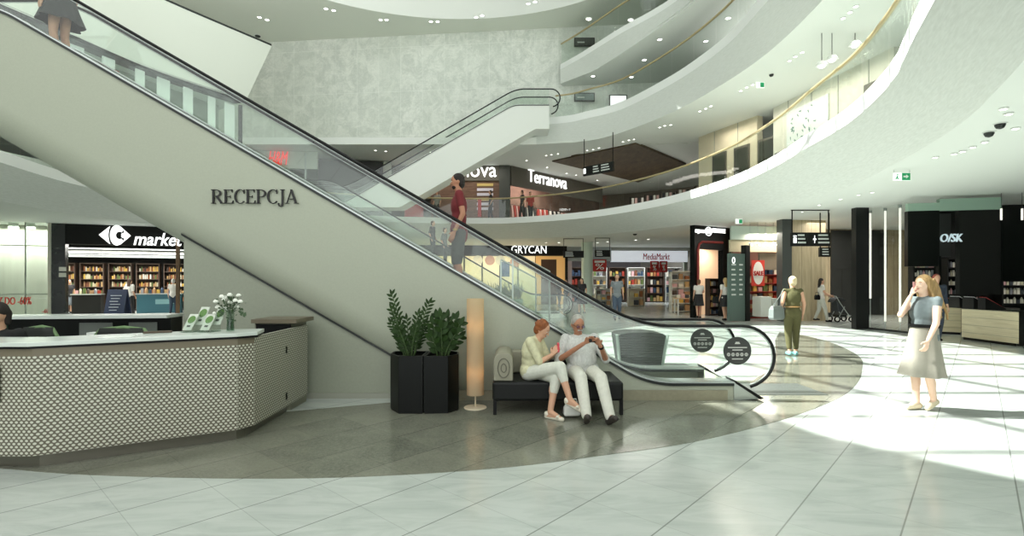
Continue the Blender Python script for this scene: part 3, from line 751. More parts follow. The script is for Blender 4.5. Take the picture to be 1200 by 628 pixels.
# rear counter
rc = thing('back_counter', 'long low back counter behind the reception desk with white top and dark front', 'counter', (-5.4,6.7,0))
BF = Fac((-8.0,6.55), (-4.56,6.95))
m = MB(); BF.box(m, 0, BF.L, 1.12, 1.16, -.3, .12); m.build('top', mat('worktop_white'), rc)
m = MB(); BF.box(m, 0, BF.L, .0, 1.12, -.28, .02); m.build('body', M_blk, rc)
for i, (a, b, c_) in enumerate(((.9,1.5,'x'),(2.35,2.75,'g'),(2.95,3.3,'g'))):
    m = MB(); BF.box(m, a, b, .80, 1.06, .02, .035); m.build('panel', mat('panel_grey', (98,104,98), .3) if c_ == 'g' else mat('panel_green', (42,74,52), .5), rc)
def chair(x, y, yaw, label, w=.5):
    t = thing('office_chair', label, 'chair', (x, y, 0), 'office chairs behind the reception desk'); o = Vector((x,y,0))
    def P(a, b, z): return (x+a*math.cos(yaw)-b*math.sin(yaw), y+a*math.sin(yaw)+b*math.cos(yaw), z)
    g = mat('chair_green', (112,140,96), .6); m = MB()
    rings = []
    for k in range(9):
        z = .62+.46*k/8; ww = w/2*(1-.25*(k/8)**3); rings.append([P(-ww, .2+.03, z), P(0, .25+.03, z), P(ww, .2+.03, z), P(ww, .2, z), P(0, .25, z), P(-ww, .2, z)])
    m.loft(rings, True, True); m.build('backrest', mat('chair_mesh', (40,44,40), .7), t, smooth=True)
    m = MB(); m.tube([P(-w/2, .22, .62), P(-w/2, .22, .98), P(-w/2+.06, .235, 1.06), P(0, .26, 1.085), P(w/2-.06, .235, 1.06), P(w/2, .22, .98), P(w/2, .22, .62)], .02, 6); m.build('back_frame', g, t, smooth=True)
    m = MB(); m.box(x-w/2, x+w/2, y-.24, y+.2, .44, .5); m.build('seat', g, t, bevel=.02)
    m = MB(); m.cyl(x, y, .1, .44, .03); m.build('column', M_steel, t)
    for k in range(5):
        a = 2*math.pi*k/5; m = MB(); m.tube([(x, y, .12), (x+.27*math.cos(a), y+.27*math.sin(a), .07)], .02, 6); m.cyl(x+.27*math.cos(a), y+.27*math.sin(a), 0, .06, .028, 8); m.build('leg', M_black, t)
    return t
chair(-4.38, 5.6, R(0), 'wide green-framed office chair behind the desk worktop', .62); chair(-5.40, 5.70, R(0), 'pale green office chair beside the receptionist', .42)
# things on the worktop
def holder(px, label):
    b = pw(px, 387.5, 5.35); b.z = 1.085; x, y, z = b; t = thing('brochure_holder', label, 'brochure holder', b, 'brochure holders on the worktop')
    ac = M_gglass
    m = MB(); m.box(x-.09, x+.05, y-.1, y+.08, z, z+.008); m.build('base', ac, t)
    for k in range(2):
        xo = -.05+.075*k; yo = -.05+.07*k; zo = .02+.05*k; hh_ = .16+.02*k; lean = .05
        bp = [(x+xo-.045, y+yo, z+zo), (x+xo+.045, y+yo, z+zo), (x+xo+.045+lean, y+yo+.05, z+zo+hh_), (x+xo-.045+lean, y+yo+.05, z+zo+hh_)]
        m = MB(); m.hexa([bp[0], bp[1], tuple(Vector(bp[1])+Vector((0,.012,0))), tuple(Vector(bp[0])+Vector((0,.012,0))), bp[3], bp[2], tuple(Vector(bp[2])+Vector((0,.012,0))), tuple(Vector(bp[3])+Vector((0,.012,0)))])
        br = m.build('brochure', mat('brochure_white', (206,212,200), .5), t)
        m = MB(); e0 = Vector(bp[0]); ex = (Vector(bp[1])-e0); ez = Vector(bp[3])-e0; c = e0+ex*.5+ez*.66+Vector((0,-.003,0)); n = 14
        m.add([tuple(c)]+[tuple(c+ex*.42*math.cos(2*math.pi*i/n)+ez*.24*math.sin(2*math.pi*i/n)) for i in range(n)], [(0, i+1, (i+1) % n+1) for i in range(n)]); m.build('printed_picture', mat('leaf_green_print', (92,132,66), .5), br)
        m = MB(); c = e0+ex*.5+ez*.25+Vector((0,-.003,0)); m.add([tuple(c+ex*a+ez*b_) for a, b_ in ((-.2,-.06),(.2,-.06),(.2,.06),(-.2,.06))], [(0,1,2,3)]); m.build('printed_mark', mat('dark_print', (70,74,66), .5), br)
        m = MB(); q = Vector((0,-.014,0)); m.add([tuple(Vector(bp[0])+q), tuple(Vector(bp[1])+q), tuple((Vector(bp[1])*.45+Vector(bp[2])*.55)+q), tuple((Vector(bp[0])*.45+Vector(bp[3])*.55)+q)], [(0,1,2,3)]); m.box(bp[0][0], bp[1][0], y+yo-.014, y+yo+.014, z, z+zo); m.build('clear_pocket', ac, t)
holder(228, 'left of the two clear brochure holders on the reception worktop'); holder(248.5, 'right of the two clear brochure holders, next to the flower vase')
v = pw(270, 386, 5.36); v.z = 1.085
vt = thing('glass_vase', 'tall clear glass vase at the right end of the reception worktop', 'vase', v)
m = MB(); m.lathe([(.038,0),(.04,.01),(.034,.09),(.040,.20),(.052,.225)], v, 20, False); m.lathe([(.034,.012),(.030,.09),(.036,.20)], v, 20, False); m.build('vessel', M_gglass, vt, smooth=True)
m = MB(); m.lathe([(.03,.012),(.029,.09),(.03,.13)], v, 16); m.build('water', glass('water', (176,206,186), .1), vt, smooth=True)
bq = thing('flower_bouquet', 'bunch of white roses with dark green leaves in the glass vase', 'flowers', v+Vector((0,0,.02)))
random.seed(3); stem = MB(); lv = MB()
heads = [(-.13,.31),(-.135,.25),(-.155,.19),(-.07,.33),(-.1,.36),(-.02,.35),(.03,.38),(.06,.37),(.12,.31),(.07,.32),(-.07,.22),(0,.30),(.04,.25)]
for i, (a, b) in enumerate(heads):
    dy = random.uniform(-.07,.07); tp = v+Vector((a,dy,b)); stem.tube([v+Vector((a*.1,dy*.1,.02)), v+Vector((a*.12,dy*.2,.2)), tp], .003, 5)
    f = MB(); r_ = .021 if i not in (2, 10) else .016
    for ring_, (n_, tilt) in enumerate(((5,.5),(6,.95))):
        for k in range(n_):
            aa = 2*math.pi*k/n_+ring_*.5; rr = r_*(.45+.4*ring_); f.ell(tp+Vector((math.cos(aa)*rr*.8, math.sin(aa)*rr*.8, r_*.4*(1-ring_))), (r_*.55, r_*.55, r_*.62), n=8, k=5)
    f.build('rose', mat('rose_white', (240,242,232), .6), bq, smooth=True)
for i in range(130):
    a = random.gauss(0,.062); dy = random.gauss(0,.05); b = random.uniform(.2,.36) if i > 26 else random.uniform(.1,.24); c = v+Vector((a*(.5+b), dy, b)); d1 = Vector((random.uniform(-1,1), random.uniform(-1,1), random.uniform(-.3,.8))).normalized()*.030
    d2 = d1.cross(Vector((random.uniform(-1,1),random.uniform(-1,1),random.uniform(-1,1)))).normalized()*.011; lv.add([c, c+d1*.5+d2, c+d1, c+d1*.5-d2], [(0,1,2,3)])
for a, b in ((.09,.2),(.12,.18),(-.12,.2)):
    for j in range(6): c = v+Vector((a+random.uniform(-.02,.02), 0, b+random.uniform(-.03,.03))); lv.add([c, c+Vector((.02,.01,.01)), c+Vector((.03,0,-.02)), c+Vector((.01,0,-.015))], [(0,1,2,3)])
stem.build('stems', mat('stem_green', (60,84,50), .6), bq); o = lv.build('leaves', mat('leaf_green', (52,78,44), .55), bq); o['kind'] = 'stuff'
def flatbox(name, label, cat, px, py, Y, w_, d_, h_, mt, rz=0, z=1.085):
    c = pw(px, py, Y); m = MB(); ca, sa = math.cos(rz), math.sin(rz)
    m.prism([(c.x+a*ca-b*sa, c.y+a*sa+b*ca) for a, b in ((-w_/2,-d_/2),(w_/2,-d_/2),(w_/2,d_/2),(-w_/2,d_/2))], z+.0006, z+h_); o = m.build(name, mt, bevel=.002 if h_ > .01 else 0); tag(o, label, cat); return o
flatbox('paper_sheet', 'loose white sheets of paper lying on the worktop', 'paper', 138, 393, 4.85, .26, .18, .004, mat('paper', (238,242,236), .6), .3)
flatbox('leather_folder', 'flat brown folder at the rear edge of the worktop', 'folder', 185, 389, 5.2, .24, .05, .02, mat('folder_brown', (84,70,56), .5), .5)
fl = thing('paper_tray', 'grey stacked paper tray behind the desk near the receptionist', 'paper tray', (-5.9,5.75,.0))
m = MB(); m.box(-6.2,-5.7,5.6,5.95,.70,.73); m.box(-6.18,-6.14,5.62,5.66,0,.7); m.box(-5.76,-5.72,5.88,5.92,0,.7); m.box(-6.18,-6.14,5.88,5.92,0,.7); m.box(-5.76,-5.72,5.62,5.66,0,.7); m.build('side_table', M_dark, fl)
for k in range(3):
    m = MB(); z = .74+.11*k; m.box(-6.15,-5.75,5.65,5.9,z,z+.012); m.box(-6.15,-6.14,5.65,5.9,z,z+.11); m.box(-5.76,-5.75,5.65,5.9,z,z+.11); m.build('tray', mat('tray_grey', (176,184,178), .4), fl)
bx = MB(); bx.box(-4.86+.02,-4.66,5.9,6.0,0,1.02); o = bx.build('white_binder_box', mat('paper')); tag(o, 'small white box standing beside the paper tray', 'box')

# ============================================================ PLANTERS, LAMP, BENCH
def planter(poly, label):
    cx = sum(p[0] for p in poly)/len(poly); cy = sum(p[1] for p in poly)/len(poly)
    t = thing('planter', label, 'planter', (cx, cy, 0)); m = MB()
    inn = [(cx+(x-cx)*.88, cy+(y-cy)*.88) for x, y in poly]; n = len(poly)
    m.loft([[(x,y,.02) for x,y in poly], [(x,y,.70) for x,y in poly], [(x,y,.70) for x,y in inn], [(x,y,.63) for x,y in inn]], True); m.f.append(tuple(range(n-1,-1,-1)))
    m.build('box', M_blk, t, bevel=.004)
    m = MB(); m.prism([(cx+(x-cx)*.87, cy+(y-cy)*.87) for x, y in poly], .60, .65); m.build('soil', mat('soil', (36,32,26), .95, bump=.6, nscale=60), t)
    m = MB(); m.prism([(cx+(x-cx)*.96, cy+(y-cy)*.96) for x, y in poly], .0, .02); m.build('base', M_black, t)
    return cx, cy
pA = planter([(-1.525,6.50),(-1.37,6.26),(-1.075,6.26),(-1.075,6.72),(-1.40,6.80),(-1.53,6.72)], 'left of the two glossy black angular planters against the sage wall')
pB = planter([(-1.067,6.26),(-.775,6.28),(-.665,6.45),(-.68,6.66),(-.80,6.78),(-1.067,6.74)], 'right of the two black angular planters, beside the paper floor lamp')
M_leaf = mat('zz_leaf', (42,66,26), .55, spec=.2, noise=.35, nscale=9); M_stem = mat('zz_stem', (70,92,52), .5)
def leaf(m, p, d, L, w_, nrm):
    d = d.normalized(); s_ = d.cross(nrm).normalized(); n2 = s_.cross(d)
    prof = [(0,0),(.18,.62),(.42,1),(.68,.85),(.88,.42),(1,0)]; vs = []; fs = []
    for i, (t, ww) in enumerate(prof):
        c = p+d*L*t-n2*L*.12*t*t; vs += [c-s_*w_*ww/2+n2*w_*.12*ww, c, c+s_*w_*ww/2+n2*w_*.12*ww]
    for i in range(len(prof)-1):
        a = 3*i; fs += [(a,a+1,a+4,a+3),(a+1,a+2,a+5,a+4)]
    m.add(vs, fs)
def zz(cx, cy, stems, label, leafL, leafW):
    t = thing('zz_plant', label, 'plant', (cx, cy, .65))
    for (x0, dx, dz, dy, n_) in stems:
        b = Vector((cx+x0*.3, cy+dy*.2, .655)); tip = Vector((cx+dx, cy+dy, .65+dz)); mid = b.lerp(tip, .5)+Vector((-(dx)*.12, 0, dz*.08))
        pts = [b*(1-u)**2+mid*2*u*(1-u)+tip*u*u for u in [i/10 for i in range(11)]]
        m = MB(); m.tube(pts, [.011*(1-.6*i/10) for i in range(11)], 6); st = m.build('stem', M_stem, t, smooth=True)
        lm = MB()
        for i in range(n_):
            u = .18+.8*i/(n_-1) if n_ > 1 else .9; k = min(9, int(u*10)); p = pts[k].lerp(pts[k+1], u*10-k); tg = (pts[k+1]-pts[k]).normalized(); sd = 1 if i % 2 else -1
            n_ = n_; side = tg.cross(Vector((math.sin(i*1.3)*.5, -1, .1))).normalized()*sd; d = (side*.8+tg*.75+Vector((0,-.25*math.cos(i*2.1),0))).normalized()
            leaf(lm, p, d, leafL*(1-.35*abs(u-.5)), leafW, (Vector((0,-1,.35))+side*.25*math.sin(i)).normalized())
        leaf(lm, pts[-1]-(pts[-1]-pts[-2])*.5, (pts[-1]-pts[-2]), leafL, leafW, Vector((0,-1,.3)))
        lf = lm.build('leaflets', M_leaf, t, smooth=True); lf['kind'] = 'stuff'
zz(-1.29, 6.5, [(-.1,-.22,.80,.0,22),(-.1,-.20,.62,-.08,18),(-.2,-.24,.44,.05,16),(0,-.05,.48,.1,13),(.1,.12,.42,-.1,16),(.2,.20,.44,.04,16),(.2,.27,.70,-.06,22),(.1,.10,.55,.1,16),(0,-.10,.36,-.12,12),(.1,.07,.34,-.05,12),(.2,.20,.34,.06,13),(-.1,-.16,.34,-.04,12)], 'tall feathery dark green plant in the left planter', .10, .033)
zz(-.87, 6.5, [(-.2,-.12,.42,0,8),(-.1,-.08,.50,.05,9),(0,-.02,.52,-.06,9),(.1,.06,.50,0,9),(.2,.16,.48,.05,9),(.2,.22,.42,-.03,8),(.1,.17,.30,-.1,7),(0,.0,.38,-.13,8),(-.2,-.12,.28,-.1,7),(.2,.20,.24,.08,6),(0,.05,.36,.1,8)], 'broad-leaved glossy green plant in the right planter', .135, .062)
# floor lamp
L0 = Vector(((557-600)/F*6.57, 6.57, 0)); lt = thing('floor_lamp', 'slim floor lamp with a tall cream paper cylinder shade, lit', 'floor lamp', L0)
m = MB(); m.lathe([(.142,0),(.145,.008),(.14,.016),(.02,.02)], L0, 32); m.build('base', mat('lamp_cream', (226,214,188), .5), lt, smooth=2)
m = MB(); m.cyl(L0.x, L0.y, .018, 1.30, .009, 10); m.build('pole', mat('lamp_cream'), lt)
ls = bpy.data.materials.new('paper_shade'); ls.use_nodes = True; nt = ls.node_tree; nt.nodes.clear()
o_ = nt.nodes.new('ShaderNodeOutputMaterial'); df = nt.nodes.new('ShaderNodeBsdfDiffuse'); tl = nt.nodes.new('ShaderNodeBsdfTranslucent'); mx = nt.nodes.new('ShaderNodeMixShader')
df.inputs[0].default_value = (*srgb((214,196,164)), 1); tl.inputs[0].default_value = (*srgb((236,206,166)), 1); mx.inputs[0].default_value = .45
nt.links.new(df.outputs[0], mx.inputs[1]); nt.links.new(tl.outputs[0], mx.inputs[2]); nt.links.new(mx.outputs[0], o_.inputs[0])
m = MB(); prof = []
for i in range(61): prof.append((.108+(.0012 if i % 2 else 0), .17+1.215*i/60))
m.lathe(prof, L0, 32, False); m.build('shade', ls, lt, smooth=True)
for z_ in (.45, 1.05):
    m = MB(); m.ell((L0.x, L0.y, z_), (.028,.028,.04)); m.build('bulb', mat('warm_bulb', (255,230,190), .5, emit=(255,206,150), estr=5), lt, smooth=True)
# bench
bt_ = thing('bench', 'black leather bench in front of the sage escalator side', 'bench', (.54,6.6,0))
m = MB(); m.box(-.235, 1.335, 6.2, 6.98, .17, .40); m.build('seat', mat('black_leather', (20,22,21), .45, bump=.05, nscale=30, spec=.25), bt_, bevel=.03)
for x_ in (-.225, 1.29):
    for y_ in (6.21, 6.93): m = MB(); m.box(x_, x_+.04, y_, y_+.04, 0, .19); m.build('leg', M_black, bt_)
M_cush = mat('cushion_taupe', (150,148,130), .7, noise=.05, nscale=30)
def arch(w_, h_, r, n=8):
    pts = [(-w_/2, 0), (w_/2, 0)]
    for i in range(n+1): a = math.pi/2*i/n; pts.append((w_/2-r+r*math.cos(a-0)*1, h_-r+r*math.sin(a)))
    for i in range(n+1): a = math.pi/2+math.pi/2*i/n; pts.append((-w_/2+r+r*math.cos(a), h_-r+r*math.sin(a)))
    return pts
m = MB(); m.xz([(-.105+x*1.0, .402+z) for x, z in arch(.235, .34, .1)], 6.25, 6.93); ar = m.build('armrest_cushion', M_cush, bt_, smooth=2, bevel=.012)
m = MB()
for sc_ in (1., .45):
    pa = [(-.10+.07*sc_*math.cos(2*math.pi*i/24), 6.242, .56+.115*sc_*math.sin(2*math.pi*i/24)) for i in range(25)]; m.tube(pa, .006, 6)
m.build('piping', mat('cushion_dark', (112,110,96), .7), ar, smooth=True)
m = MB(); m.add([], []); m.xz([(.0,.402),(.62,.402),(.62,.58),(.56,.66),(.0,.70)], 6.80, 6.95); m.build('back_cushion', M_cush, bt_, smooth=2, bevel=.02)
# dark slatted bin behind the escalator
bn = thing('slatted_bin', 'dark grey slatted trapezoid bin with pale edges, seen through the escalator glass', 'bin', (2.45,9.9,0))
m = MB(); m.hexa([(2.02,9.68,.02),(2.80,9.68,.02),(2.78,10.2,.02),(2.04,10.2,.02),(1.94,9.6,.60),(2.88,9.6,.60),(2.85,10.3,.60),(1.97,10.3,.60)]); m.build('body', mat('bin_grey', (44,48,46), .6), bn)
for k in range(12):
    z_ = .06+.045*k; g_ = (z_-.02)/.58; m = MB(); m.box(2.02-.08*g_+.04, 2.80+.08*g_-.04, 9.68-.08*g_-.02, 9.68-.08*g_, z_, z_+.016); m.build('slat', M_darkpanel, bn)
for sgn, xa, xb_ in ((-1,2.02,1.94),(1,2.80,2.88)):
    m = MB(); m.tube([(xa, 9.69, .0), (xb_, 9.59, .62)], .03, 4); m.build('edge_post', mat('edge_pale', (150,160,154), .4), bn)
m = MB(); m.xz([(1.98,.60),(2.84,.60),(2.8,.63),(2.55,.66),(2.25,.66),(2.02,.63)], 9.6, 10.3); m.build('lid', M_dark, bn)
# ============================================================ SHOPS, GROUND FLOOR
def storefront(name, label, fac, cat='shop front'): 
    return thing(name, label, cat, fac.w(fac.L/2, 0, 0))
def frect(fac, px0, py0, px1, py1, d0, d1, name, m_, parent=None, bevel=0):
    m = MB(); fac.rect(m, px0, py0, px1, py1, d0, d1); return m.build(name, m_, parent, bevel=bevel)
def ftext(fac, body, px0, py0, px1, py1, d, m_, parent, name='sign_lettering', bold=.0, shear=0.):
    a, z1 = fac.at(px0, (py0)); b, z0 = fac.at(px1, py1); _, zt = fac.at((px0+px1)/2, py0); _, zb = fac.at((px0+px1)/2, py1)
    m = MB(); m.text(body, fac.w((a+b)/2, d, (zt+zb)/2), b-a, zt-zb, fac.yaw, .03, shear, bold); return m.build(name, m_, parent)
gr = mat('shop_greenish', (150,158,146), .5); M_shopdark = mat('shop_dark', (26,27,25), .6, spec=.2); M_cream = mat('shop_cream', (216,196,160), .7)
# ---- left: glass-fronted shop and the supermarket
LS = Fac((-24.5,20.2), (-14.3,24.4))
a0 = LS.at(0,300)[0]-3; a1 = LS.at(61,300)[0]; a2 = LS.at(77,300)[0]; a3 = LS.at(262,300)[0]
sf = storefront('storefront', 'pale greenish glazed shop front left of the supermarket, with red sale lettering', LS)
m = MB(); LS.box(m, a0, a1, 0, 4.1, -.02, 0); m.build('pane', M_gglass, sf)
for px in (-30, 30): u = LS.at(px, 300)[0]; m = MB(); LS.box(m, u-.02, u+.02, 0, 4.1, -.03, .03); m.build('mullion', gr, sf)
for z_ in (3.1, 1.05): m = MB(); LS.box(m, a0, a1, z_, z_+.04, -.03, .03); m.build('transom', gr, sf)
m = MB(); LS.box(m, a1-.13, a1-.02, 0, 4.1, -.03, .06); m.build('edge_post', mat('post_cream', (206,204,186), .5), sf)
ftext(LS, 'Z DO -60%', -2, 348, 37, 357, .03, mat('window_red', (206,64,54), .6), sf, 'window_lettering')
ftext(LS, '-60', 50, 362, 58, 367, .03, M_red, sf, 'window_lettering')
m = MB(); LS.box(m, a0, a1, 0, 4.1, -1.5, -1.42); o = m.build('wall_left_shop', mat('curtain_grey', (190,190,176), .8, noise=.12, nscale=1.2, stretch=(3,3,.2))); o['kind'] = 'structure'
for i, (x0, x1) in enumerate(((3,15),(25,35))):
    o = frect(LS, x0, 241, x1, 267, -.5, -.45, 'hanging_banner', mat('banner_white', (238,240,232), .6)); tag(o, ('left' if i == 0 else 'right')+' of the two blank white banners hanging inside the glass shop front', 'banner')
sm = storefront('storefront', 'dark supermarket entrance with a white arrow emblem and the word market', LS)
m = MB(); LS.box(m, a1, a2, 0, 4.1, -.3, .05); m.build('pillar', mat('green_black_marble', (30,38,34), .25, noise=.5, nscale=2), sm)
m = MB(); LS.box(m, a2, a3, LS.at(140,287)[1], 4.12, -.25, 0); m.build('fascia', M_shopdark, sm)
frect(LS, 206, 262, 210, 372, -.2, .02, 'post', mat('post_brown', (110,84,56), .5), sm)
ftext(LS, 'market', 157, 273, 214, 288, .05, M_signw, sm, 'sign_lettering', .01, .25)
# arrow emblem: two halves of a lozenge around a C shape
def emblem():
    u0, zt = LS.at(116, 263); u1, _ = LS.at(154, 263); zb = LS.at(135, 288)[1]; uc = (u0+u1)/2; zc = (zt+zb)/2; hw = (u1-u0)/2; hh_ = (zt-zb)/2
    def poly(pts, d0=.03, d1=.08):
        m = MB(); n = len(pts); f = [LS.w(uc+a*hw, d1, zc+b*hh_) for a, b in pts]; g = [LS.w(uc+a*hw, d0, zc+b*hh_) for a, b in pts]
        m.add(f+g, [tuple(range(n))]+[(i, i+n, (i+1) % n+n, (i+1) % n) for i in range(n)]); return m
    poly([(-.98,0),(-.30,-.86),(-.38,-.5),(-.42,0),(-.38,.5),(-.30,.86)]).build('emblem_point', M_signw, sm)
    body = [(.12+.42*math.cos(R(t)), .98*math.sin(R(t))) for t in range(80, 281, 12)]+[(.34,-.86),(.98,0),(.34,.86)]
    poly(body).build('emblem_letter', M_signw, sm)
    hook = [(.30+.22*math.cos(R(t)), .36*math.sin(R(t))) for t in range(50, 311, 15)]+[(.52,-.52),(.60,-.30),(.40,-.16),(.40,.16),(.60,.30),(.52,.52)]
    poly(hook, .085, .095).build('emblem_opening', M_shopdark, sm)
emblem()
for z_ in (1.9,2.15): m = MB(); LS.box(m, a1+.25, a1+.5, z_-.1, z_+.08, .052, .06); m.build('notice', mat('notice_pale', (214,210,200), .6), sm)
# interior: back wall, ceiling rails, shelves with produce, counters
IB = Fac((-32,27.5), (-14,34.5)); IS = Fac((-31,25.0), (-14,31.5))
m = MB(); IB.box(m, 0, IB.L, 0, 4.1, -.2, 0); struct('wall_supermarket', m, M_shopdark)
for k in range(5):
    f = Fac((-27+.5*k,23.2+1.1*k), (-15+.2*k,28+1.1*k)); m = MB(); z_ = 3.2-.16*(k % 3); f.box(m, 0, f.L, z_, z_+.07, -.04, .04); o = m.build('ceiling_rail', M_white if k % 2 else M_steel)
    tag(o, 'long pale light rail under the supermarket ceiling, number of several parallel ones', 'light rail', 'light rails in the supermarket'); o['label'] = 'long pale light rail hanging below the dark supermarket ceiling'
PAL = [(196,164,110),(150,92,50),(170,60,44),(206,200,170),(96,116,60),(60,66,70),(214,176,80),(226,222,206),(120,74,50),(74,60,50),(176,140,100),(46,70,96)]
PAL += [(214,168,168),(150,152,156)]; pm = [mat('goods_%d' % i, c, .6) for i, c in enumerate(PAL)]
def goods(fac, u0, u1, z0, n, h, d, name, label, group, cat='goods', seed=1, dark=.0, sh=('box','jar'), pal=None):
    rnd = random.Random(seed); pal = pal or range(len(pm)); step = (u1-u0)/n; protos = {}
    for i in range(n):
        ci = rnd.choice(list(pal)); w_ = step*rnd.uniform(.6,.85); hh_ = h*rnd.choice((.55,.75,.9)); k = (ci, i % 2)
        if k not in protos:
            m = MB(); 
            if i % 2 and len(sh) > 1: m.lathe([(step*.36,0),(step*.38,h*.1),(step*.38,h*.6),(step*.18,h*.78),(step*.18,h*.88)], (0,0,0), 8)
            else: m.box(-w_/2, w_/2, -w_*.3, w_*.3, 0, hh_); m.box(-w_/2.2, w_/2.2, -w_*.33, -w_*.3, hh_*.25, hh_*.7)
            o = m.build(name, pm[ci], origin=(0,0,0)); protos[k] = o; tag(o, label, cat, group)
            c = fac.w(u0+step*(i+.5), d, z0+.001); o.location = c; o.rotation_euler = (0,0,fac.yaw)
        else: dup(protos[k], fac.w(u0+step*(i+.5), d, z0+.001), fac.yaw)
def shelf(fac, u0, u1, z0, z1, nlev, dep, name, label, mt, d=0., back=True, cat='shelf'):
    t = thing(name, label, cat, fac.w((u0+u1)/2, d, z0)); H_ = (z1-z0)
    for u in (u0, u1-.04): m = MB(); fac.box(m, u, u+.04, z0, z1, d, d+dep); m.build('side_panel', mt, t)
    for k in range(nlev): z_ = z0+.08+(H_-.1)*k/nlev; m = MB(); fac.box(m, u0+.04, u1-.04, z_-.03, z_, d, d+dep); m.build('shelf_board', mt, t)
    m = MB(); fac.box(m, u0, u1, z1-.04, z1, d, d+dep); m.build('top_board', mt, t)
    if back: m = MB(); fac.box(m, u0+.04, u1-.04, z0, z1-.04, d, d+.02); m.build('back_panel', mt, t)
    return [z0+.08+(H_-.1)*k/nlev for k in range(nlev)]
M_shelf = mat('shelf_brown', (70,54,42), .6); M_shelfw = mat('shelf_white', (216,218,210), .5)
us = [IS.at(px, 330)[0] for px in (60, 95, 128, 160, 192, 226)]
for i in range(5):
    lv_ = shelf(IS, us[i]+.1, us[i+1]-.1, 0, 2.6, 6, .5, 'supermarket_shelf', ['first','second','third','fourth','fifth'][i]+' from the left of the crowded shelves inside the supermarket', M_shelf)
    for j, z_ in enumerate(lv_[1:]): goods(IS, us[i]+.2, us[i+1]-.2, z_, 11, .30, .28, 'packaged_product', 'small packaged product on the crowded supermarket shelves', 'products on the supermarket shelves', 'product', 10*i+j, pal=(0,1,3,4,6,8,9,10,7))
CF = Fac((-23.4,24.3), (-12.6,28.9))
for i, (x0, x1, mt_, lb) in enumerate(((84,118,M_shopdark,'black checkout counter inside the supermarket'),(160,212,mat('teal_panel',(44,92,104),.5),'teal panelled counter behind the man in the white shirt'))):
    t = thing('checkout_counter', lb, 'counter', CF.mid(x0, 350)); u, _ = CF.at(x0, 350); v_, _ = CF.at(x1, 350)
    m = MB(); CF.box(m, u, v_, 0, .95, -.5, 0); m.build('body', mt_, t); m = MB(); CF.box(m, u-.05, v_+.05, .95, 1.0, -.52, .04); m.build('top', M_steel, t)
    if i: m = MB(); CF.box(m, u+.8, u+1.7, .45, .7, .001, .012); m.build('printed_panel', mat('teal_light',(120,160,164),.5), t)
goods(CF, CF.at(86,350)[0], CF.at(117,350)[0], 1.0, 7, .3, -.2, 'packaged_product', 'small packaged product on the black checkout counter', 'products on the checkout', 'product', 77)
goods(CF, CF.at(163,350)[0], CF.at(210,350)[0], 1.0, 10, .35, -.2, 'packaged_product', 'small packaged product on the teal counter', 'products on the teal counter', 'product', 78)
# A-frame board
p = pw(138, 345, 23.6); t = thing('sandwich_board', 'dark blue chalk sandwich board beside the supermarket entrance', 'sandwich board', (p.x, 23.6, 0))
for s in (-1, 1):
    m = MB(); m.hexa([(p.x-.45,23.6+s*.28,0),(p.x+.45,23.6+s*.28,0),(p.x+.45,23.63+s*.28,0),(p.x-.45,23.63+s*.28,0),(p.x-.45,23.6,1.25),(p.x+.45,23.6,1.25),(p.x+.45,23.62,1.25),(p.x-.45,23.62,1.25)]); b = m.build('board', mat('chalk_blue', (30,44,72), .6), t)
m = MB()
for k in range(6): z_ = .95-.13*k; yy = 23.6-.28*(1-z_/1.25)-.015; m.box(p.x-.26+.04*(k%2), p.x+.24-.06*(k%3), yy-.004, yy, z_, z_+.035)
m.build('chalk_writing', mat('chalk', (190,196,204), .8), b)
area((-21,25.8,3.4), 8, 2, 600, (0,0,R(22))); area(LS.w(LS.at(28,300)[0], -.75, 3.95), 4.5, .8, 260, (0,0,LS.yaw), (1,1,.95))
# ---- behind the escalator: ice-cream shop, electronics shop
GS = Fac((-9.5,35.2), (3.85,36.6))
u0 = GS.at(440,300)[0]; u1 = GS.at(664,300)[0]
gs = storefront('storefront', 'cream lit shop front with a black sign band reading GRYCAN', GS)
m = MB(); GS.box(m, u0, u1, GS.at(620,299)[1], 4.12, -.2, .1); m.build('sign_band', M_shopdark, gs)
ftext(GS, 'GRYCAN', 599, 288, 640, 297, .13, M_signw, gs, 'sign_lettering', .0)
for i in range(7):
    x0 = 482+21*i
    if x0 < 628: frect(GS, x0, 300, x0+19, 357, -.1, .02, 'window_panel', mat('lit_cream', (240,224,190), .6, emit=(255,226,176), estr=.25), gs)
frect(GS, 628, 300, 663, 357, -.12, .02, 'door_surround', mat('orange_cream', (222,180,118), .6, emit=(255,190,110), estr=.2), gs)
frect(GS, 634, 304, 652, 357, .02, .04, 'doorway', mat('doorway_brown', (70,46,30), .6), gs)
frect(GS, 662, 296, 665, 357, -.1, .12, 'edge_post', M_shopdark, gs)
for i, px in enumerate((560, 574, 586, 603)):
    c = GS.mid(px, 305 if i < 3 else 308, .05); m = MB(); n = 18; r_ = .34
    m.add([GS.w(GS.at(px,300)[0]+r_*math.cos(2*math.pi*k/n), .04, c.z+r_*math.sin(2*math.pi*k/n)) for k in range(n)]+[GS.w(GS.at(px,300)[0]+r_*math.cos(2*math.pi*k/n), .03, c.z+r_*math.sin(2*math.pi*k/n)) for k in range(n)], [tuple(range(n))]+[(k, k+n, (k+1)%n+n, (k+1)%n) for k in range(n)])
    o = m.build('round_poster', mat('poster_rose', (206,150,128), .6) if i % 2 else mat('poster_pale', (236,226,204), .6)); tag(o, ['first','second','third','fourth'][i]+' round poster from the left on the cream shop windows', 'poster')
o = frect(GS, 586, 307, 597, 324, .05, .08, 'blue_poster', mat('poster_blue', (64,96,150), .5, noise=.5, nscale=3)); tag(o, 'small blue poster in the window of the ice cream shop', 'poster')
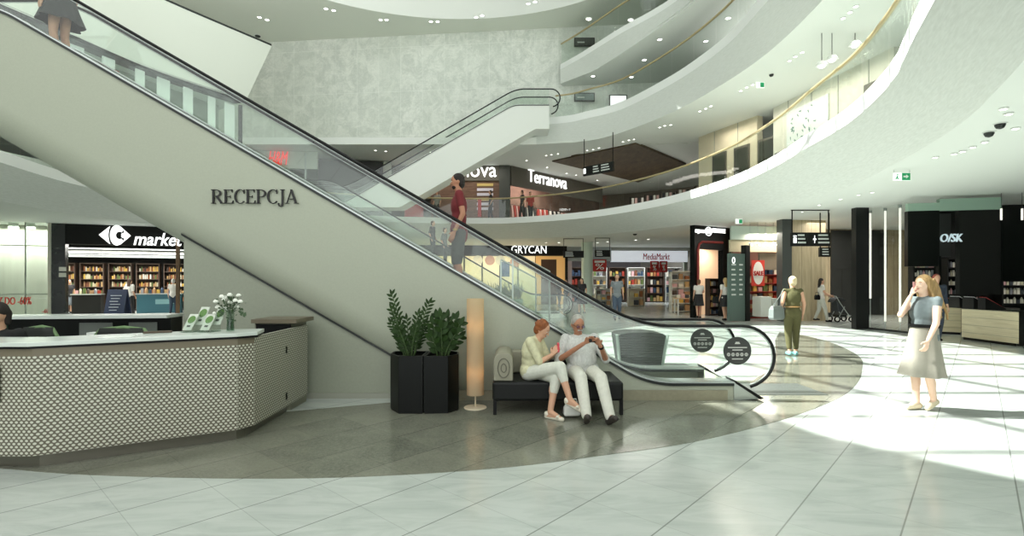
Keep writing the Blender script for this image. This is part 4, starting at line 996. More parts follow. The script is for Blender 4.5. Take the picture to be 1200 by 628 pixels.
area((-2.5,34.2,3.7), 9, 1.2, 180, (0,0,R(6)), (1,.86,.66))
MS = Fac((3.9,37.4), (14.0,38.0))
ms = storefront('storefront', 'electronics shop entrance with a long white sign band and red lettering', MS)
frect(MS, 716, 294, 805, 307, -.1, .12, 'sign_band', mat('lit_white_band', (226,232,236), .5, emit=(240,245,255), estr=.35), ms)
frect(MS, 664, 288, 716, 306, -.1, .1, 'sign_band', mat('band_dim', (170,178,182), .5), ms)
ftext(MS, 'MediaMarkt', 753, 297, 784, 304.5, .14, M_red, ms, 'sign_lettering', .0, .1)
frect(MS, 664, 306, 670, 354, -.05, .1, 'banner', mat('lilac_banner', (206,196,210), .6), ms)
frect(MS, 801, 300, 805, 356, -.1, .12, 'edge_post', gr, ms)
m = MB(); t_ = MS.at(735,283); MS.box(m, MS.at(660,283)[0], MS.at(812,283)[0], MS.at(740,293)[1], 4.12, -.3, -.1); m.build('bulkhead', M_soffd, ms)
for i, (x0, y0, x1, y1) in enumerate(((694,304,710,318),(761,306,771,319),(772,306,781,319))):
    t = thing('sale_banner', ['red sale banner with white print left in the electronics shop, beside the column','left of the two adjoining red sale banners under the red lettering','right of the two adjoining red sale banners under the red lettering'][i], 'banner', MS.mid((x0+x1)/2, y1, .2))
    frect(MS, x0, y0, x1, y1, .16, .2, 'cloth', M_red, t); ftext(MS, '%', x0+3, y0+5, x1-3, y1-2, .22, M_white, t, 'print'); frect(MS, x0+2, y0+1.5, x1-2, y0+4, .2, .215, 'print', M_white, t)
EB = Fac((2.5,42), (17,42.6)); m = MB(); EB.box(m, 0, EB.L, 0, 4.1, -.2, 0); struct('wall_electronics', m, mat('shop_grey', (70,66,66), .7))
ES = Fac((3.2,40.2), (16.5,40.9))
for i in range(6):
    xa, xb_ = 668+22*i, 688+22*i; a = ES.at(xa, 330)[0]; b = ES.at(xb_, 330)[0]
    lv_ = shelf(ES, a, b, 0, 2.7, 4, .4, 'display_shelf', ['first','second','third','fourth','fifth','sixth'][i]+' stocked shelf from the left inside the electronics shop', M_shelfw if i % 2 else M_shelf)
    for j, z_ in enumerate(lv_): goods(ES, a+.06, b-.06, z_, 5, .5, .22, 'boxed_appliance', 'small boxed appliance on the electronics shop shelves', 'boxed goods in the electronics shop', 'box', 100+10*i+j, sh=('box',))
area((8.5,39.2,3.8), 9, 1.5, 260, (0,0,0), (.95,.97,1))
def stand(px0, px1, Y, h, label, lvls=3, mt=M_shelfw, n=4, z0=0, seed=3, cat='display stand', goods_on=True, short=''):
    f = Fac(((px0-CX)/F*Y, Y), ((px1-CX)/F*Y, Y)); lv_ = shelf(f, 0, f.L, z0, h, lvls, .4, 'display_stand', label, mt, cat=cat)
    if goods_on:
        for j, z_ in enumerate(lv_): goods(f, .05, f.L-.05, z_, n, (h/lvls)*.75, .22, 'displayed_item', 'small item on the '+short, 'items on the '+short, 'item', seed+j, sh=('box',))
stand(784, 808, 27.5, 2.15, 'tall white stand of hats and bags left of the black shop portal', 5, M_shelfw, 3, short='tall white stand')
stand(735, 754, 34, 1.15, 'low white display unit in the electronics shop entrance', 2, mat('stand_cream', (214,206,184), .5), 3, short='low white display unit')
stand(697, 716, 34, 1.15, 'low white drawer unit beside the green-white column', 3, M_shelfw, 3, short='low white drawer unit')
t = thing('display_table', 'low table with goods in front of the tall white stand', 'table', pw(800, 372, 25.3)); t.location.z = 0; ORG[t.name].z = 0
x0, x1 = (792-600)/F*25.3, (813-600)/F*25.3; m = MB(); m.box(x0, x1, 25, 25.6, .76, .80); m.build('top', mat('table_oak', (196,160,120), .5), t)
for a in (x0, x1-.05):
    for b in (25.0, 25.55): m = MB(); m.box(a, a+.05, b, b+.05, 0, .76); m.build('leg', M_shelfw, t)
f = Fac((x0, 25.3), (x1, 25.3)); goods(f, .03, f.L-.03, .80, 4, .3, 0, 'displayed_item', 'small item on the low table by the black portal', 'items on the low table', 'item', 61, sh=('box',))
# round column
Yc = 33.; cx = (688-600)/F*Yc; m = MB(); m.cyl(cx, Yc, 0, 4.1, .36, 28); struct('column', m, mat('column_green_white', (206,222,208), .4, emit=None), smooth=2)
# stair-like glass barrier behind the escalator
for i, (px, pt, Yg) in enumerate(((628,326,20.),(644,318,19.))):
    t = thing('glass_barrier', ['nearer','farther'][i]+' glass barrier with slanted steel handrail seen behind the escalator', 'barrier', pw(px, 330, Yg)); t.location.z = 0; ORG[t.name].z = 0
    x = (px-600)/F*Yg; zt = H+(HY-pt)/F*Yg; L_ = 1.35
    m = MB(); m.tube([(x, Yg, 0), (x, Yg, zt), (x-L_, Yg, zt+.72)], .035, 8); m.build('handrail', M_steel, t)
    m = MB(); m.xz([(x-.02, .05), (x-.02, zt-.04), (x-L_, zt+.66), (x-L_, .05)], Yg-.006, Yg+.006); m.build('glass_panel', M_gglass, t)
    m = MB(); m.box(x-L_-.03, x-L_+.03, Yg-.03, Yg+.03, 0, zt+.7); m.build('post', M_steel, t)
t = thing('planter', 'long white planter box with grey-green plants behind the escalator', 'planter', (-.9,26.5,0))
m = MB(); m.box(-1.3,.55,26.2,26.8,0,.72); m.build('box', mat('box_green_white', (196,214,200), .5), t); random.seed(5)
m = MB(); m.box(-1.25,.5,26.25,26.75,.72,.73); m.build('soil', mat('soil'), t)
pl = thing('leafy_plant', 'spiky grey-green plants growing in the long white planter', 'plant', (-.4,26.5,.73)); m = MB()
for i in range(90):
    b = Vector((random.uniform(-1.2,.45), random.uniform(26.3,26.7), .731)); leaf(m, b, Vector((random.uniform(-.8,.8), random.uniform(-.5,.3), 1)), random.uniform(.5,1.0), .05, Vector((0,-1,.2)))
o = m.build('leaves', mat('grey_leaf', (96,112,96), .6), pl); o['kind'] = 'stuff'
# hanging guide signs far
def hang_sign(label, px0, px1, py0, py1, Y, ztop, frame_py=None, items=(), yaw_dY=0., single=False):
    f = Fac(((px0-CX)/F*Y, Y), ((px1-CX)/F*(Y+yaw_dY), Y+yaw_dY)); t = thing('hanging_sign', label, 'sign', f.mid((px0+px1)/2, py1))
    zt = f.at((px0+px1)/2, py0)[1]; zb = f.at((px0+px1)/2, py1)[1]
    m = MB(); f.box(m, 0, f.L, zb, zt, -.06, .06); m.build('board', M_shopdark, t, bevel=.01)
    for u in (.02, f.L-.05):
        m = MB(); f.box(m, u, u+.03, zb if not single else zt, ztop, -.015, .015); m.build('rod', M_black, t)
    if frame_py: zf = ztop; m = MB(); f.box(m, 0, f.L, zf-.03, zf, -.015, .015); m.build('crossbar', M_black, t)
    for a, b, c in items:
        if isinstance(c, str):
            m = MB(); hgt = (zt-zb)*.55; m.text(c, f.w((a+b)/2*f.L, .07, (zt+zb)/2), (b-a)*f.L, hgt, f.yaw, .01); m.build('lettering', M_signw, t)
        else:
            for k in range(3): z_ = zb+(zt-zb)*(.2+.27*k); m = MB(); f.box(m, a*f.L, (b-.02*k)*f.L, z_, z_+(zt-zb)*.12, .061, .068); m.build('text_line', mat('sign_print', (196,200,196), .6), t)
    return t
hang_sign('black hanging guide board in front of the green-white column', 660, 684, 294, 302, 30., 4.09, 280, [(.1,.5,1)])
hang_sign('black hanging guide board right of the green-white column', 697, 715, 293, 301, 29.5, 4.09, 280, [(.1,.5,1)])
# ---- black jewellery portal
JS = Fac((8.1,22.9), (10.3,24.3)); ja = JS.at(814,300)[0]; jb = JS.at(857,300)[0]
js = storefront('storefront', 'black shop portal with a rounded red-edged doorway and a white double B sign', JS)
zt = 4.1; m = MB(); JS.box(m, ja, jb, 3.05, zt, -.25, .0); m.build('sign_band', M_blk, js)
_, zd = JS.at(835, 284)
m = MB(); JS.box(m, ja, JS.at(819,300)[0], 0, 3.05, -.25, 0); m.build('portal_side', M_blk, js)
m = MB(); JS.box(m, JS.at(847,300)[0], jb, 0, 3.05, -.25, 0); m.build('portal_side', M_blk, js)
uL, uR = JS.at(816.5,300)[0], JS.at(848,300)[0]; zt_ = JS.at(832,284)[1]
m = MB(); m.tube([JS.w(uL+.06, .02, 0), JS.w(uL+.06, .02, zt_-.35), JS.w(uL+.14, .02, zt_-.12), JS.w(uL+.34, .02, zt_), JS.w(uR-.1, .02, zt_+.02)], .055, 6); m.build('red_edge', mat('portal_red', (150,52,48), .5), js, smooth=True)
ftext(JS, 'BIJOU', 814.5, 269, 825, 274, .03, M_signw, js, 'sign_lettering', .02); ftext(JS, 'BRIGITTE', 834.5, 268, 849, 273, .03, M_signw, js, 'sign_lettering', .02)
ftext(JS, 'BB', 827, 268, 832.5, 274, .03, M_signw, js, 'sign_lettering', .04)
u, z_ = JS.at(829.7, 271.2); m = MB(); m.tube([JS.w(u+.22*math.cos(R(a)), .03, z_+.19*math.sin(R(a))) for a in range(0, 361, 20)], .02, 5); m.build('sign_ring', M_signw, js)
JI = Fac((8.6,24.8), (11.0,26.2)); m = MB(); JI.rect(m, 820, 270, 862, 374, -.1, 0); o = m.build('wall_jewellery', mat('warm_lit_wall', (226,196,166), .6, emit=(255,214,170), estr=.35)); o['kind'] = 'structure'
f = Fac((9.1,24.45), (9.95,24.95)); lv_ = shelf(f, 0, f.L, 0, 1.75, 5, .25, 'jewellery_rack', 'glinting rack of jewellery inside the black portal', M_gglass and M_shelf)
for j, zz_ in enumerate(lv_): goods(f, .05, f.L-.05, zz_, 5, .24, .12, 'jewellery_box', 'tiny box on the jewellery rack', 'boxes on the jewellery rack', 'box', 200+j)
area((9.5,24.7,3.2), .8, .6, 40, (0,0,0), (1,.85,.7))
# ---- directory totem
TF = Fac(((855-CX)/F*20.6, 20.6), ((873-CX)/F*21.0, 21.0)); t = thing('directory_totem', 'tall grey-green glass directory totem with a dark edge beside the sale shop', 'totem', TF.w(TF.L/2, 0, 0))
zt = TF.at(864, 297)[1]; m = MB(); TF.box(m, 0, TF.L, .02, zt, -.12, 0); m.build('body', mat('totem_glass', (92,108,102), .25), t)
m = MB(); TF.box(m, TF.L+.01, TF.L+.24, .0, zt+.35, -.2, .05); m.build('dark_post', M_shopdark, t)
u, z_ = TF.at(859.5, 305); m = MB(); n = 12
m.tube([TF.w(u+.07*math.cos(R(a)), .01, z_+.12*math.sin(R(a))) for a in range(0, 361, 30)], .016, 4); m.build('numeral', M_signw, t)
for k in range(7):
    for a, b in ((.12,.4),(.62,.85)):
        m = MB(); TF.box(m, a*TF.L, (b-.05*(k%2))*TF.L, 2.25-.2*k, 2.31-.2*k, 0.001, .008); m.build('text_line', mat('sign_print'), t)
# ---- sale shop
SS = Fac((9.1,21.6), (12.1,22.0)); ss = storefront('storefront', 'open shop with a red framed SALE poster and shelves of red and brown goods', SS)
sa, sb = SS.at(878,300)[0], SS.at(917,300)[0]
frect(SS, 857, 265, 916, 281, -.1, 0, 'upper_glazing', mat('upper_green', (186,200,188), .4), ss); frect(SS, 857, 281, 917, 295, -.2, -.1, 'bulkhead', mat('bulk_beige', (192,182,152), .6), ss)
frect(SS, 878, 370, 917, 371.5, -.1, .02, 'threshold', M_dark, ss); frect(SS, 895, 296, 917, 316, -.4, -.3, 'dark_header', mat('header_brown', (110,102,88), .6), ss)
m = MB(); SS.box(m, sa+.5, sb+1.2, 0, 4.1, -2.2, -2.1); struct('wall_sale_shop', m, mat('sale_back', (120,74,58), .6))
SF = Fac((9.55,22.6), (12.8,23.0)); lv_ = shelf(SF, .05, SF.L-.9, .0, 2.3, 6, .35, 'sale_shelf', 'wide shelf of red and brown boxes in the sale shop', mat('shelf_red', (150,50,40), .5))
for j, z_ in enumerate(lv_): goods(SF, .12, SF.L-1.0, z_, 9, .32, .2, 'displayed_box', 'small box on the wide shelf in the sale shop', 'boxes in the sale shop', 'box', 300+j, sh=('box',))
t = thing('sale_poster', 'red rectangular poster with a white oval reading SALE', 'poster', SS.mid(888, 336, .05))
frect(SS, 880, 305, 895, 335, .03, .06, 'backing', mat('poster_red', (206,62,50), .5), t)
u, z_ = SS.at(887.5, 320); m = MB(); n = 24; m.add([SS.w(u+.235*math.cos(2*math.pi*k/n), .07, z_+.48*math.sin(2*math.pi*k/n)) for k in range(n)]+[SS.w(u+.235*math.cos(2*math.pi*k/n), .06, z_+.48*math.sin(2*math.pi*k/n)) for k in range(n)], [tuple(range(n))]+[(k, k+n, (k+1)%n+n, (k+1)%n) for k in range(n)])
m.build('oval', mat('poster_white', (238,234,226), .5), t); ftext(SS, 'SALE', 882, 317.5, 893, 323, .08, M_red, t, 'print', .02)
for i, (x0, x1) in enumerate(((880,892),(893.5,901))): 
    o = frect(SS, x0, 347 if i == 0 else 349, x1, 370, .1, .7, 'display_block', M_shelfw, None, .01); tag(o, ['left','right'][i]+' white display block at the sale shop entrance', 'display block')
for i in range(5):
    px = 862+9*i; p = SS.mid(px+12, 286, .3); t = thing('spotlight', 'small bright spotlight on the track above the sale shop', 'spotlight', p, 'track spotlights above the sale shop')
    m = MB(); m.cap(p+Vector((0,.05,0)), .05, p+Vector((0,-.1,-.04)), .06, 8); m.build('can', M_white, t); m = MB(); m.ell(p+Vector((0,-.17,-.06)), (.045,.02,.045), n=8, k=5); m.build('lens', M_lamp, t); m = MB(); m.cyl(p.x, p.y, p.z+.04, 4.05, .012, 6); m.build('stem', M_steel, t)
area((10.9,21.6,3.6), 2, 1, 90, (0,0,0), (1,.9,.8))
# ---- oak wall with lifts
m = MB(); m.box((916-CX)/F*20.8, (927-CX)/F*20.8, 20.75, 21.2, 0, 4.1); struct('pillar_grey', m, mat('pillar_charcoal', (70,74,72), .5))
WW = Fac((11.15,21.0), (13.05,21.2)); m = MB(); WW.box(m, 0, WW.L-.25, 0, 4.1, -.2, 0); struct('wall_oak', m, M_woodw)
LW = Fac((13.0,24.6), (19.5,25.2)); area((14.5,21.5,4.0), 5, 3, 220, (0,0,0), (1,.95,.88)); m = MB(); LW.box(m, -2.0, LW.L, 0, 4.1, -.2, 0); struct('wall_lift', m, M_woodw)  # the area light is added fill to brighten the dark lift wall
for i, (x0, x1) in enumerate(((973,999),(1016,1038))):
    t = thing('lift_door', ['left lift doorway, charcoal double panels set in oak, behind the pushchair','right lift doorway seen through the glass vestibule'][i], 'lift', LW.mid((x0+x1)/2, 350)); t.location.z = 0; ORG[t.name] = Vector((t.location.x, t.location.y, 0))
    u0, u1 = LW.at(x0,300)[0], LW.at(x1,300)[0]; zt = LW.at(x0,270)[1]
    m = MB(); LW.box(m, u0, u1, 2.2, zt, .01, .08); m.build('header', M_darkpanel, t)
    for a, b in ((u0, (u0+u1)/2-.01), ((u0+u1)/2+.01, u1)): m = MB(); LW.box(m, a, b, 0.01, 2.2, .01, .05); m.build('door_leaf', M_darkpanel, t)
m = MB(); LW.box(m, LW.at(960,300)[0], LW.at(1006,300)[0], 0, .12, 0, .03); struct('baseboard_lift', m, M_dark)
s1 = hang_sign('long black hanging guide board with white pictograms before the oak wall', 927, 972, 272.5, 288.5, 18.0, 4.09, 247.5, [(.03,.12,'i'),(.15,.36,1),(.55,.62,'+'),(.68,.97,1)])
s2 = hang_sign('small black hanging sign below the long guide board', 960, 972.5, 290, 301, 18.8, 4.09, None, [(.2,.8,1)], single=True)
# ---- glass vestibule with black post and white tubes
m = MB(); x0, x1 = (1001-CX)/F*17.6, (1016-CX)/F*17.6; m.box(x0, x1, 17.5, 17.75, 0, 4.1); struct('pillar_black', m, mat('pillar_black', (24,26,26), .35, spec=.3))
vs_ = thing('glass_vestibule', 'tall clear glass screen right of the black pillar', 'glass screen', (12.7,17.3,0)); VF = Fac((x1, 17.6), ((1066-CX)/F*16.0, 16.0))
for a, b in ((.02,.49),(.5,.98)): m = MB(); VF.box(m, a*VF.L, b*VF.L, .06, 4.05, -.006, .006); m.build('glass_panel', M_glass, vs_)
m = MB(); VF.box(m, 0, VF.L, 0, .06, -.04, .04); m.build('bottom_rail', M_dark, vs_)
for i, (px, yb, Yv) in enumerate(((1027,350,17.9),(1045,378,17.3),(1063,378,16.6))):
    x = (px-CX)/F*Yv; t = thing('light_tube', ['left','middle','right'][i]+' of the three slim white vertical tube lights by the glass screen', 'tube light', (x, Yv+.3, .0)); zb = max(.25, H+(HY-yb)/F*Yv)
    m = MB(); m.cyl(x, Yv+.3, zb, 4.0, .032, 10); m.build('tube', mat('tube_white', (244,240,232), .5, emit=(255,250,240), estr=.6), t)
    m = MB(); m.cyl(x, Yv+.3, 4.0, 4.095, .05, 10); m.build('mount', M_steel, t); m = MB(); m.cyl(x, Yv+.3, .0, zb, .012, 8); m.build('stem', M_steel, t)
# ---- dark cosmetics shop on the right
YS = Fac(((1064-CX)/F*15.3, 15.3), (17.8,14.0)); ys = storefront('storefront', 'black cosmetics shop front with pale lettering ending in SK', YS)
def yb(px0, px1, py0, py1, d0, d1, nm, mt_): return frect(YS, px0, py0, px1, py1, d0, d1, nm, mt_, ys)
yb(1064,1101,247,312,-.2,0,'black_panel',M_blk); yb(1127,1176,244,345,-.3,-.1,'black_panel',M_shopdark); yb(1176,1230,242,330,-.3,-.05,'black_panel',M_blk)
yb(1101,1127,248,300,-.6,-.5,'recess_panel',M_darkpanel); yb(1064,1101,238,247,-.15,.02,'glass_band',mat('band_green_glass',(150,176,160),.2)); yb(1101,1174,232,246,-.15,.0,'glass_band',mat('band_green_glass'))
yb(1099,1102,300,392,-.1,.05,'post',M_blk)
ftext(YS, 'O/SK', 1101.5, 274, 1127, 283.5, .03, mat('pale_letters', (190,202,206), .5, emit=(200,220,230), estr=.4), ys, 'sign_lettering', .0, .15)
m = MB(); YS.box(m, 1.5, YS.L+2, 0, 4.1, -2.6, -2.5); struct('wall_cosmetics', m, M_shopdark)
CS = Fac(((1060-CX)/F*16.9, 16.9), (18.8,15.9))
for i, (x0, x1, z0_, n) in enumerate(((1064,1092,1.05,7),(1103,1122,1.05,5),(1126,1150,1.3,6),(1166,1204,1.1,8))):
    a, b = CS.at(x0,330)[0], CS.at(x1,330)[0]
    lv_ = shelf(CS, a, b, 0, 2.35, 8, .3, 'cosmetics_shelf', ['first','second','third','fourth'][i]+' black shelf of small bottles from the left in the cosmetics shop', M_shopdark)
    for j, z_ in enumerate(lv_[3:]): goods(CS, a+.06, b-.06, z_, n, .22, .2, 'cosmetic_bottle', 'tiny bottle on the black cosmetics shelves', 'bottles on the cosmetics shelves', 'bottle', 400+10*i+j, pal=(3,7,7,5,12,13))
for i, px in enumerate((1166, 1190)):
    p = YS.mid(px, 246, .25); t = thing('pendant_tube', ['left','right'][i]+' short white pendant tube before the black cosmetics front', 'pendant light', p); zb = YS.at(px, 259)[1]
    m = MB(); m.cyl(p.x, p.y, zb, zb+.32, .025, 8); m.build('tube', mat('tube_white'), t); m = MB(); m.cyl(p.x, p.y, zb+.32, 4.09, .006, 6); m.build('cord', M_black, t)
area((15.5,14.9,3.6), 3, .8, 60, (0,0,R(-25)))
def counter(poly, h, label, top_items=0):
    cx = sum(p[0] for p in poly)/len(poly); cy = sum(p[1] for p in poly)/len(poly); t = thing('oak_counter', label, 'counter', (cx, cy, 0))
    g = [(cx+(x-cx)*.95, cy+(y-cy)*.93) for x, y in poly]; m = MB(); m.prism(g, 0, .07); m.build('plinth', M_blk, t)
    m = MB(); m.prism(poly, .07, h-.05); m.build('body', M_woodc, t); m = MB(); m.prism([(cx+(x-cx)*1.01, cy+(y-cy)*1.01) for x, y in poly], h-.05, h); m.build('top', M_blk, t)
    return t
A = Vector(((1127-CX)/F*14.4, 14.4)); B = Vector(((1194-CX)/F*12.75, 12.75))
t = counter([(A.x,A.y),(B.x,B.y),(B.x+1.0,B.y+1.0),(A.x+.9,A.y+.9)], .90, 'pale oak plank counter with black top at the right edge of the hall')
m = MB(); m.prism([(B.x+.001,B.y),(B.x+1.6,B.y+.8),(B.x+1.6,B.y+.85),(B.x+.03,B.y+.06)], .02, .88); m.build('dark_end', M_blk, t)
counter([((1103-CX)/F*15.9,15.9),((1126-CX)/F*15.6,15.6),((1126-CX)/F*15.6+.5,16.1),((1103-CX)/F*15.9+.2,16.3)], .86, 'smaller shaded oak counter behind the pale one')
d_ = (B-A).normalized(); nn = Vector((-d_.y, d_.x)); 
if nn.y < 0: nn = -nn
for i, s in enumerate((.1,.36,.62,.86)):
    c = A+(B-A)*s+nn*.45; t = thing('sample_tray', ['first','second','third','fourth'][i]+' tilted tray from the left on the oak counter', 'tray', (c.x, c.y, .90))
    w_ = .34 if i in (1,2) else .22; q = [c-d_*w_/2-nn*.25, c+d_*w_/2-nn*.25, c+d_*w_/2+nn*.25, c-d_*w_/2+nn*.25]
    m = MB(); m.hexa([(p.x,p.y,.902) for p in q]+[(q[0].x,q[0].y,.93),(q[1].x,q[1].y,.93),(q[2].x,q[2].y,1.2),(q[3].x,q[3].y,1.2)]); m.build('stand', M_black, t)
    m = MB(); z = [.935,.935,1.205,1.205]; q2 = [c+(p-c)*.92 for p in q]; m.hexa([(p.x,p.y,zz_) for p, zz_ in zip(q2, z)]+[(p.x,p.y,zz_+.01) for p, zz_ in zip(q2, z)]); m.build('card', mat('card_white',(224,222,224),.5) if i in (1,2) else mat('card_red',(176,70,66),.5), t)
# ---- exit sign
p = pz(1057, 205, 4.09); t = thing('exit_sign', 'small green and white emergency exit sign hanging from the ceiling', 'exit sign', (p.x, p.y, 3.9)); 
z0_, zt_ = 3.88, 4.03; y_ = (zt_-H+.0)*F/(330-202.5); x_ = (1057-CX)/F*y_; ORG[t.name] = Vector((x_, y_, z0_)); t.location = ORG[t.name]
m = MB(); m.box(x_-.19, x_+.19, y_, y_+.02, z0_-.02, zt_); m.build('panel', mat('exit_white', (235,240,236), .5, emit=(255,255,255), estr=.4), t)
m = MB(); m.box(x_+.0, x_+.185, y_-.004, y_, z0_-.015, zt_-.005); m.build('green_field', mat('exit_green', (20,130,84), .5, emit=(10,140,80), estr=.4), t)
m = MB(); zc = (z0_+zt_)/2-.008; m.xz([(x_+.03,zc-.018),(x_+.09,zc-.018),(x_+.09,zc-.045),(x_+.15,zc),(x_+.09,zc+.045),(x_+.09,zc+.018),(x_+.03,zc+.018)], y_-.008, y_-.004); m.build('arrow', M_white, t)
m = MB(); m.tube([(x_-.1,y_-.004,zc+.02),(x_-.11,y_-.004,zc-.02),(x_-.08,y_-.004,zc-.055)], .012, 5); m.tube([(x_-.11,y_-.004,zc-.02),(x_-.14,y_-.004,zc-.055)], .012, 5); m.ell((x_-.1,y_-.004,zc+.045),(.014,.004,.014)); m.build('running_figure', mat('exit_green'), t)
m = MB(); m.box(x_-.18,x_-.17,y_,y_+.01,zt_,4.095); m.box(x_+.17,x_+.18,y_,y_+.01,zt_,4.095); m.build('bracket', M_steel, t)
for (px, py, z, lb) in ((891,97,8.395,'small green exit sign under the middle balcony soffit'),(866,257.5,4.095,'tiny green exit sign at the soffit edge above the black portal')):
    p = pz(px, py-1, z); t = thing('exit_sign', lb, 'exit sign', p-Vector((0,0,.2))); m = MB(); m.box(p.x-.14, p.x+.14, p.y, p.y+.02, p.z-.2, p.z); m.build('panel', mat('exit_white'), t); m = MB(); m.box(p.x-.0, p.x+.13, p.y-.004, p.y, p.z-.18, p.z-.02); m.build('green_field', mat('exit_green'), t)

# ============================================================ FIRST FLOOR
F1 = 5.1
# fashion shop with white letters: front left of a dark corner pillar, second front receding to the right
TA = Fac((-8.6,30.6), (-.75,30.5)); TB = Fac((-.1,30.5), (6.4,37.2))
ta = storefront('storefront', 'brown brick fashion shop front with white letters nova left of the dark corner pillar', TA)
m = MB(); TA.box(m, 0, TA.L, TA.at(560,212)[1], 8.4, -.1, .1); m.build('sign_band', mat('band_taupe', (92,88,78), .6), ta)
m = MB(); TA.box(m, TA.at(505,230)[0], TA.L, F1, TA.at(560,212)[1], -.1, .0); m.build('brick_wall', M_brick, ta)
ftext(TA, 'nova', 541, 196.5, 582, 208, .15, M_signw, ta, 'sign_lettering', .0)
for k in range(6):
    frect(TA, 559, 215+5.6*k, 578, 218.2+5.6*k, .0, .03, 'poster_line', mat('poster_lilac', (214,208,220), .6) if k % 3 else mat('poster_ochre', (206,180,110), .6), ta)
frect(TA, 560, 232, 564, 254, .0, .04, 'red_strip', M_red, ta); frect(TA, 478, 236, 497, 256, .2, .9, 'red_counter', mat('bright_red', (200,44,36), .5), ta)
m = MB(); m.box(-.75,-.12,30.3,30.9,F1,8.4); struct('pillar_corner', m, mat('pillar_slate', (72,74,68), .5))
tb = storefront('storefront', 'open fashion shop front with white letters Terranova on a taupe band', TB)
m = MB(); TB.box(m, 0, TB.L, TB.at(640,225)[1], 8.4, -.1, .1); m.build('sign_band', mat('band_taupe'), tb)
ftext(TB, 'Terranova', 617, 203, 662, 217.5, .15, M_signw, tb, 'sign_lettering', .0)
m = MB(); m.prism([(-.1,34),(7,41.5),(7,41.7),(-.1,34.3)], F1, 8.4); struct('wall_fashion_back', m, mat('brick_warm', (134,104,90), .8, noise=.3, nscale=1.5))
for i in range(6):
    u = .6+1.25*i; p = TB.w(u, -1.3, F1); t = thing('clothes_rail', ['first','second','third','fourth','fifth','sixth'][i]+' clothes rail from the left inside the Terranova shop', 'clothes rail', p)
    f = Fac((p.x-.4, p.y-.2), (p.x+.45, p.y+.4)); m = MB(); m.tube([f.w(0,0,F1), f.w(0,0,F1+1.35), f.w(f.L,0,F1+1.35), f.w(f.L,0,F1)], .02, 6); m.build('frame', M_black, t)
    for k in range(5):
        m = MB(); u_ = .1+.18*k; m.hexa([f.w(u_,.18,F1+.55), f.w(u_+.12,.18,F1+.55), f.w(u_+.12,-.18,F1+.55), f.w(u_,-.18,F1+.55), f.w(u_,.05,F1+1.3), f.w(u_+.12,.05,F1+1.3), f.w(u_+.12,-.05,F1+1.3), f.w(u_,-.05,F1+1.3)]); 
        o = m.build('hanging_garment', [mat('cloth_white',(220,216,208),.8), mat('cloth_red',(170,60,52),.8), mat('cloth_black',(34,34,36),.8), mat('cloth_pink',(206,168,160),.8)][(i*3+k*2) % 4]); tag(o, 'garment hanging on the rails of the Terranova shop', 'garment', 'garments on the rails')
area((1.5,33.5,8.2), 4, 2, 200, (0,0,R(45)), (1,.88,.8)); area((-3.5,29.4,8.3), 6, .8, 60, (0,0,0), (1,.93,.85))
# dark wooden ceiling field with hanging board
pts = [pz(647,188.5,8.38), pz(745,167.5,8.38), pz(804,192.5,8.38), pz(748,213,8.38)]
m = MB(); m.prism([(p.x,p.y) for p in pts], 8.33, 8.455); struct('ceiling_wood_field', m, M_woodd)
hang_sign('black hanging guide board below the dark wooden ceiling field', 684, 719, 192.5, 203.5, 24.5, 8.32, None, [(.03,.1,'1'),(.35,.55,1),(.62,.9,1)], yaw_dY=-1.2)
# H&M corner and dark panelled block
HM = Fac((-14.6,26.6), (-9.6,27.2)); hm = storefront('storefront', 'white bulkhead with red H&M letters above glazing on the first floor', HM)
m = MB(); HM.box(m, 0, HM.at(372,190)[0], HM.at(326,197)[1], 8.38, -.2, 0); m.build('bulkhead', mat('bulk_pale', (196,202,192), .6), hm)
ftext(HM, 'H&M', 315, 177.5, 338, 193.5, .06, mat('red_letters', (226,52,44), .5, emit=(255,40,30), estr=.5), hm, 'sign_lettering', .0, .3)
m = MB(); HM.box(m, 0, HM.at(372,190)[0], F1, HM.at(326,197)[1], -.05, -.03); m.build('pane', M_gglass, hm)
for px in (300, 358): u = HM.at(px, 200)[0]; m = MB(); HM.box(m, u-.04, u+.04, F1, 8.3, -.08, .03); m.build('post', M_steel, hm)
DP = Fac((-10.6,28.3), (-7.3,29.2)); m = MB(); DP.box(m, 0, DP.L, F1, 8.3, -1.5, 0); struct('wall_dark_block', m, M_darkpanel); 
m = MB(); DP.box(m, DP.L*.02, DP.L*.05, F1, 8.3, 0, .03); DP.box(m, DP.L*.33, DP.L*.34, F1, 8.3, 0, .02); struct('trim_8', m, M_dark)
m = MB(); HM.box(m, 0, 7, F1, 8.4, -2.4, -2.3); struct('wall_clothing_back', m, mat('dim_grey', (112,114,104), .7))
m = MB(); DP.box(m, DP.L+.05, DP.L+.5, F1, 8.4, -.8, 0); struct('pillar_pale', m, mat('pillar_paleg', (168,172,160), .6))
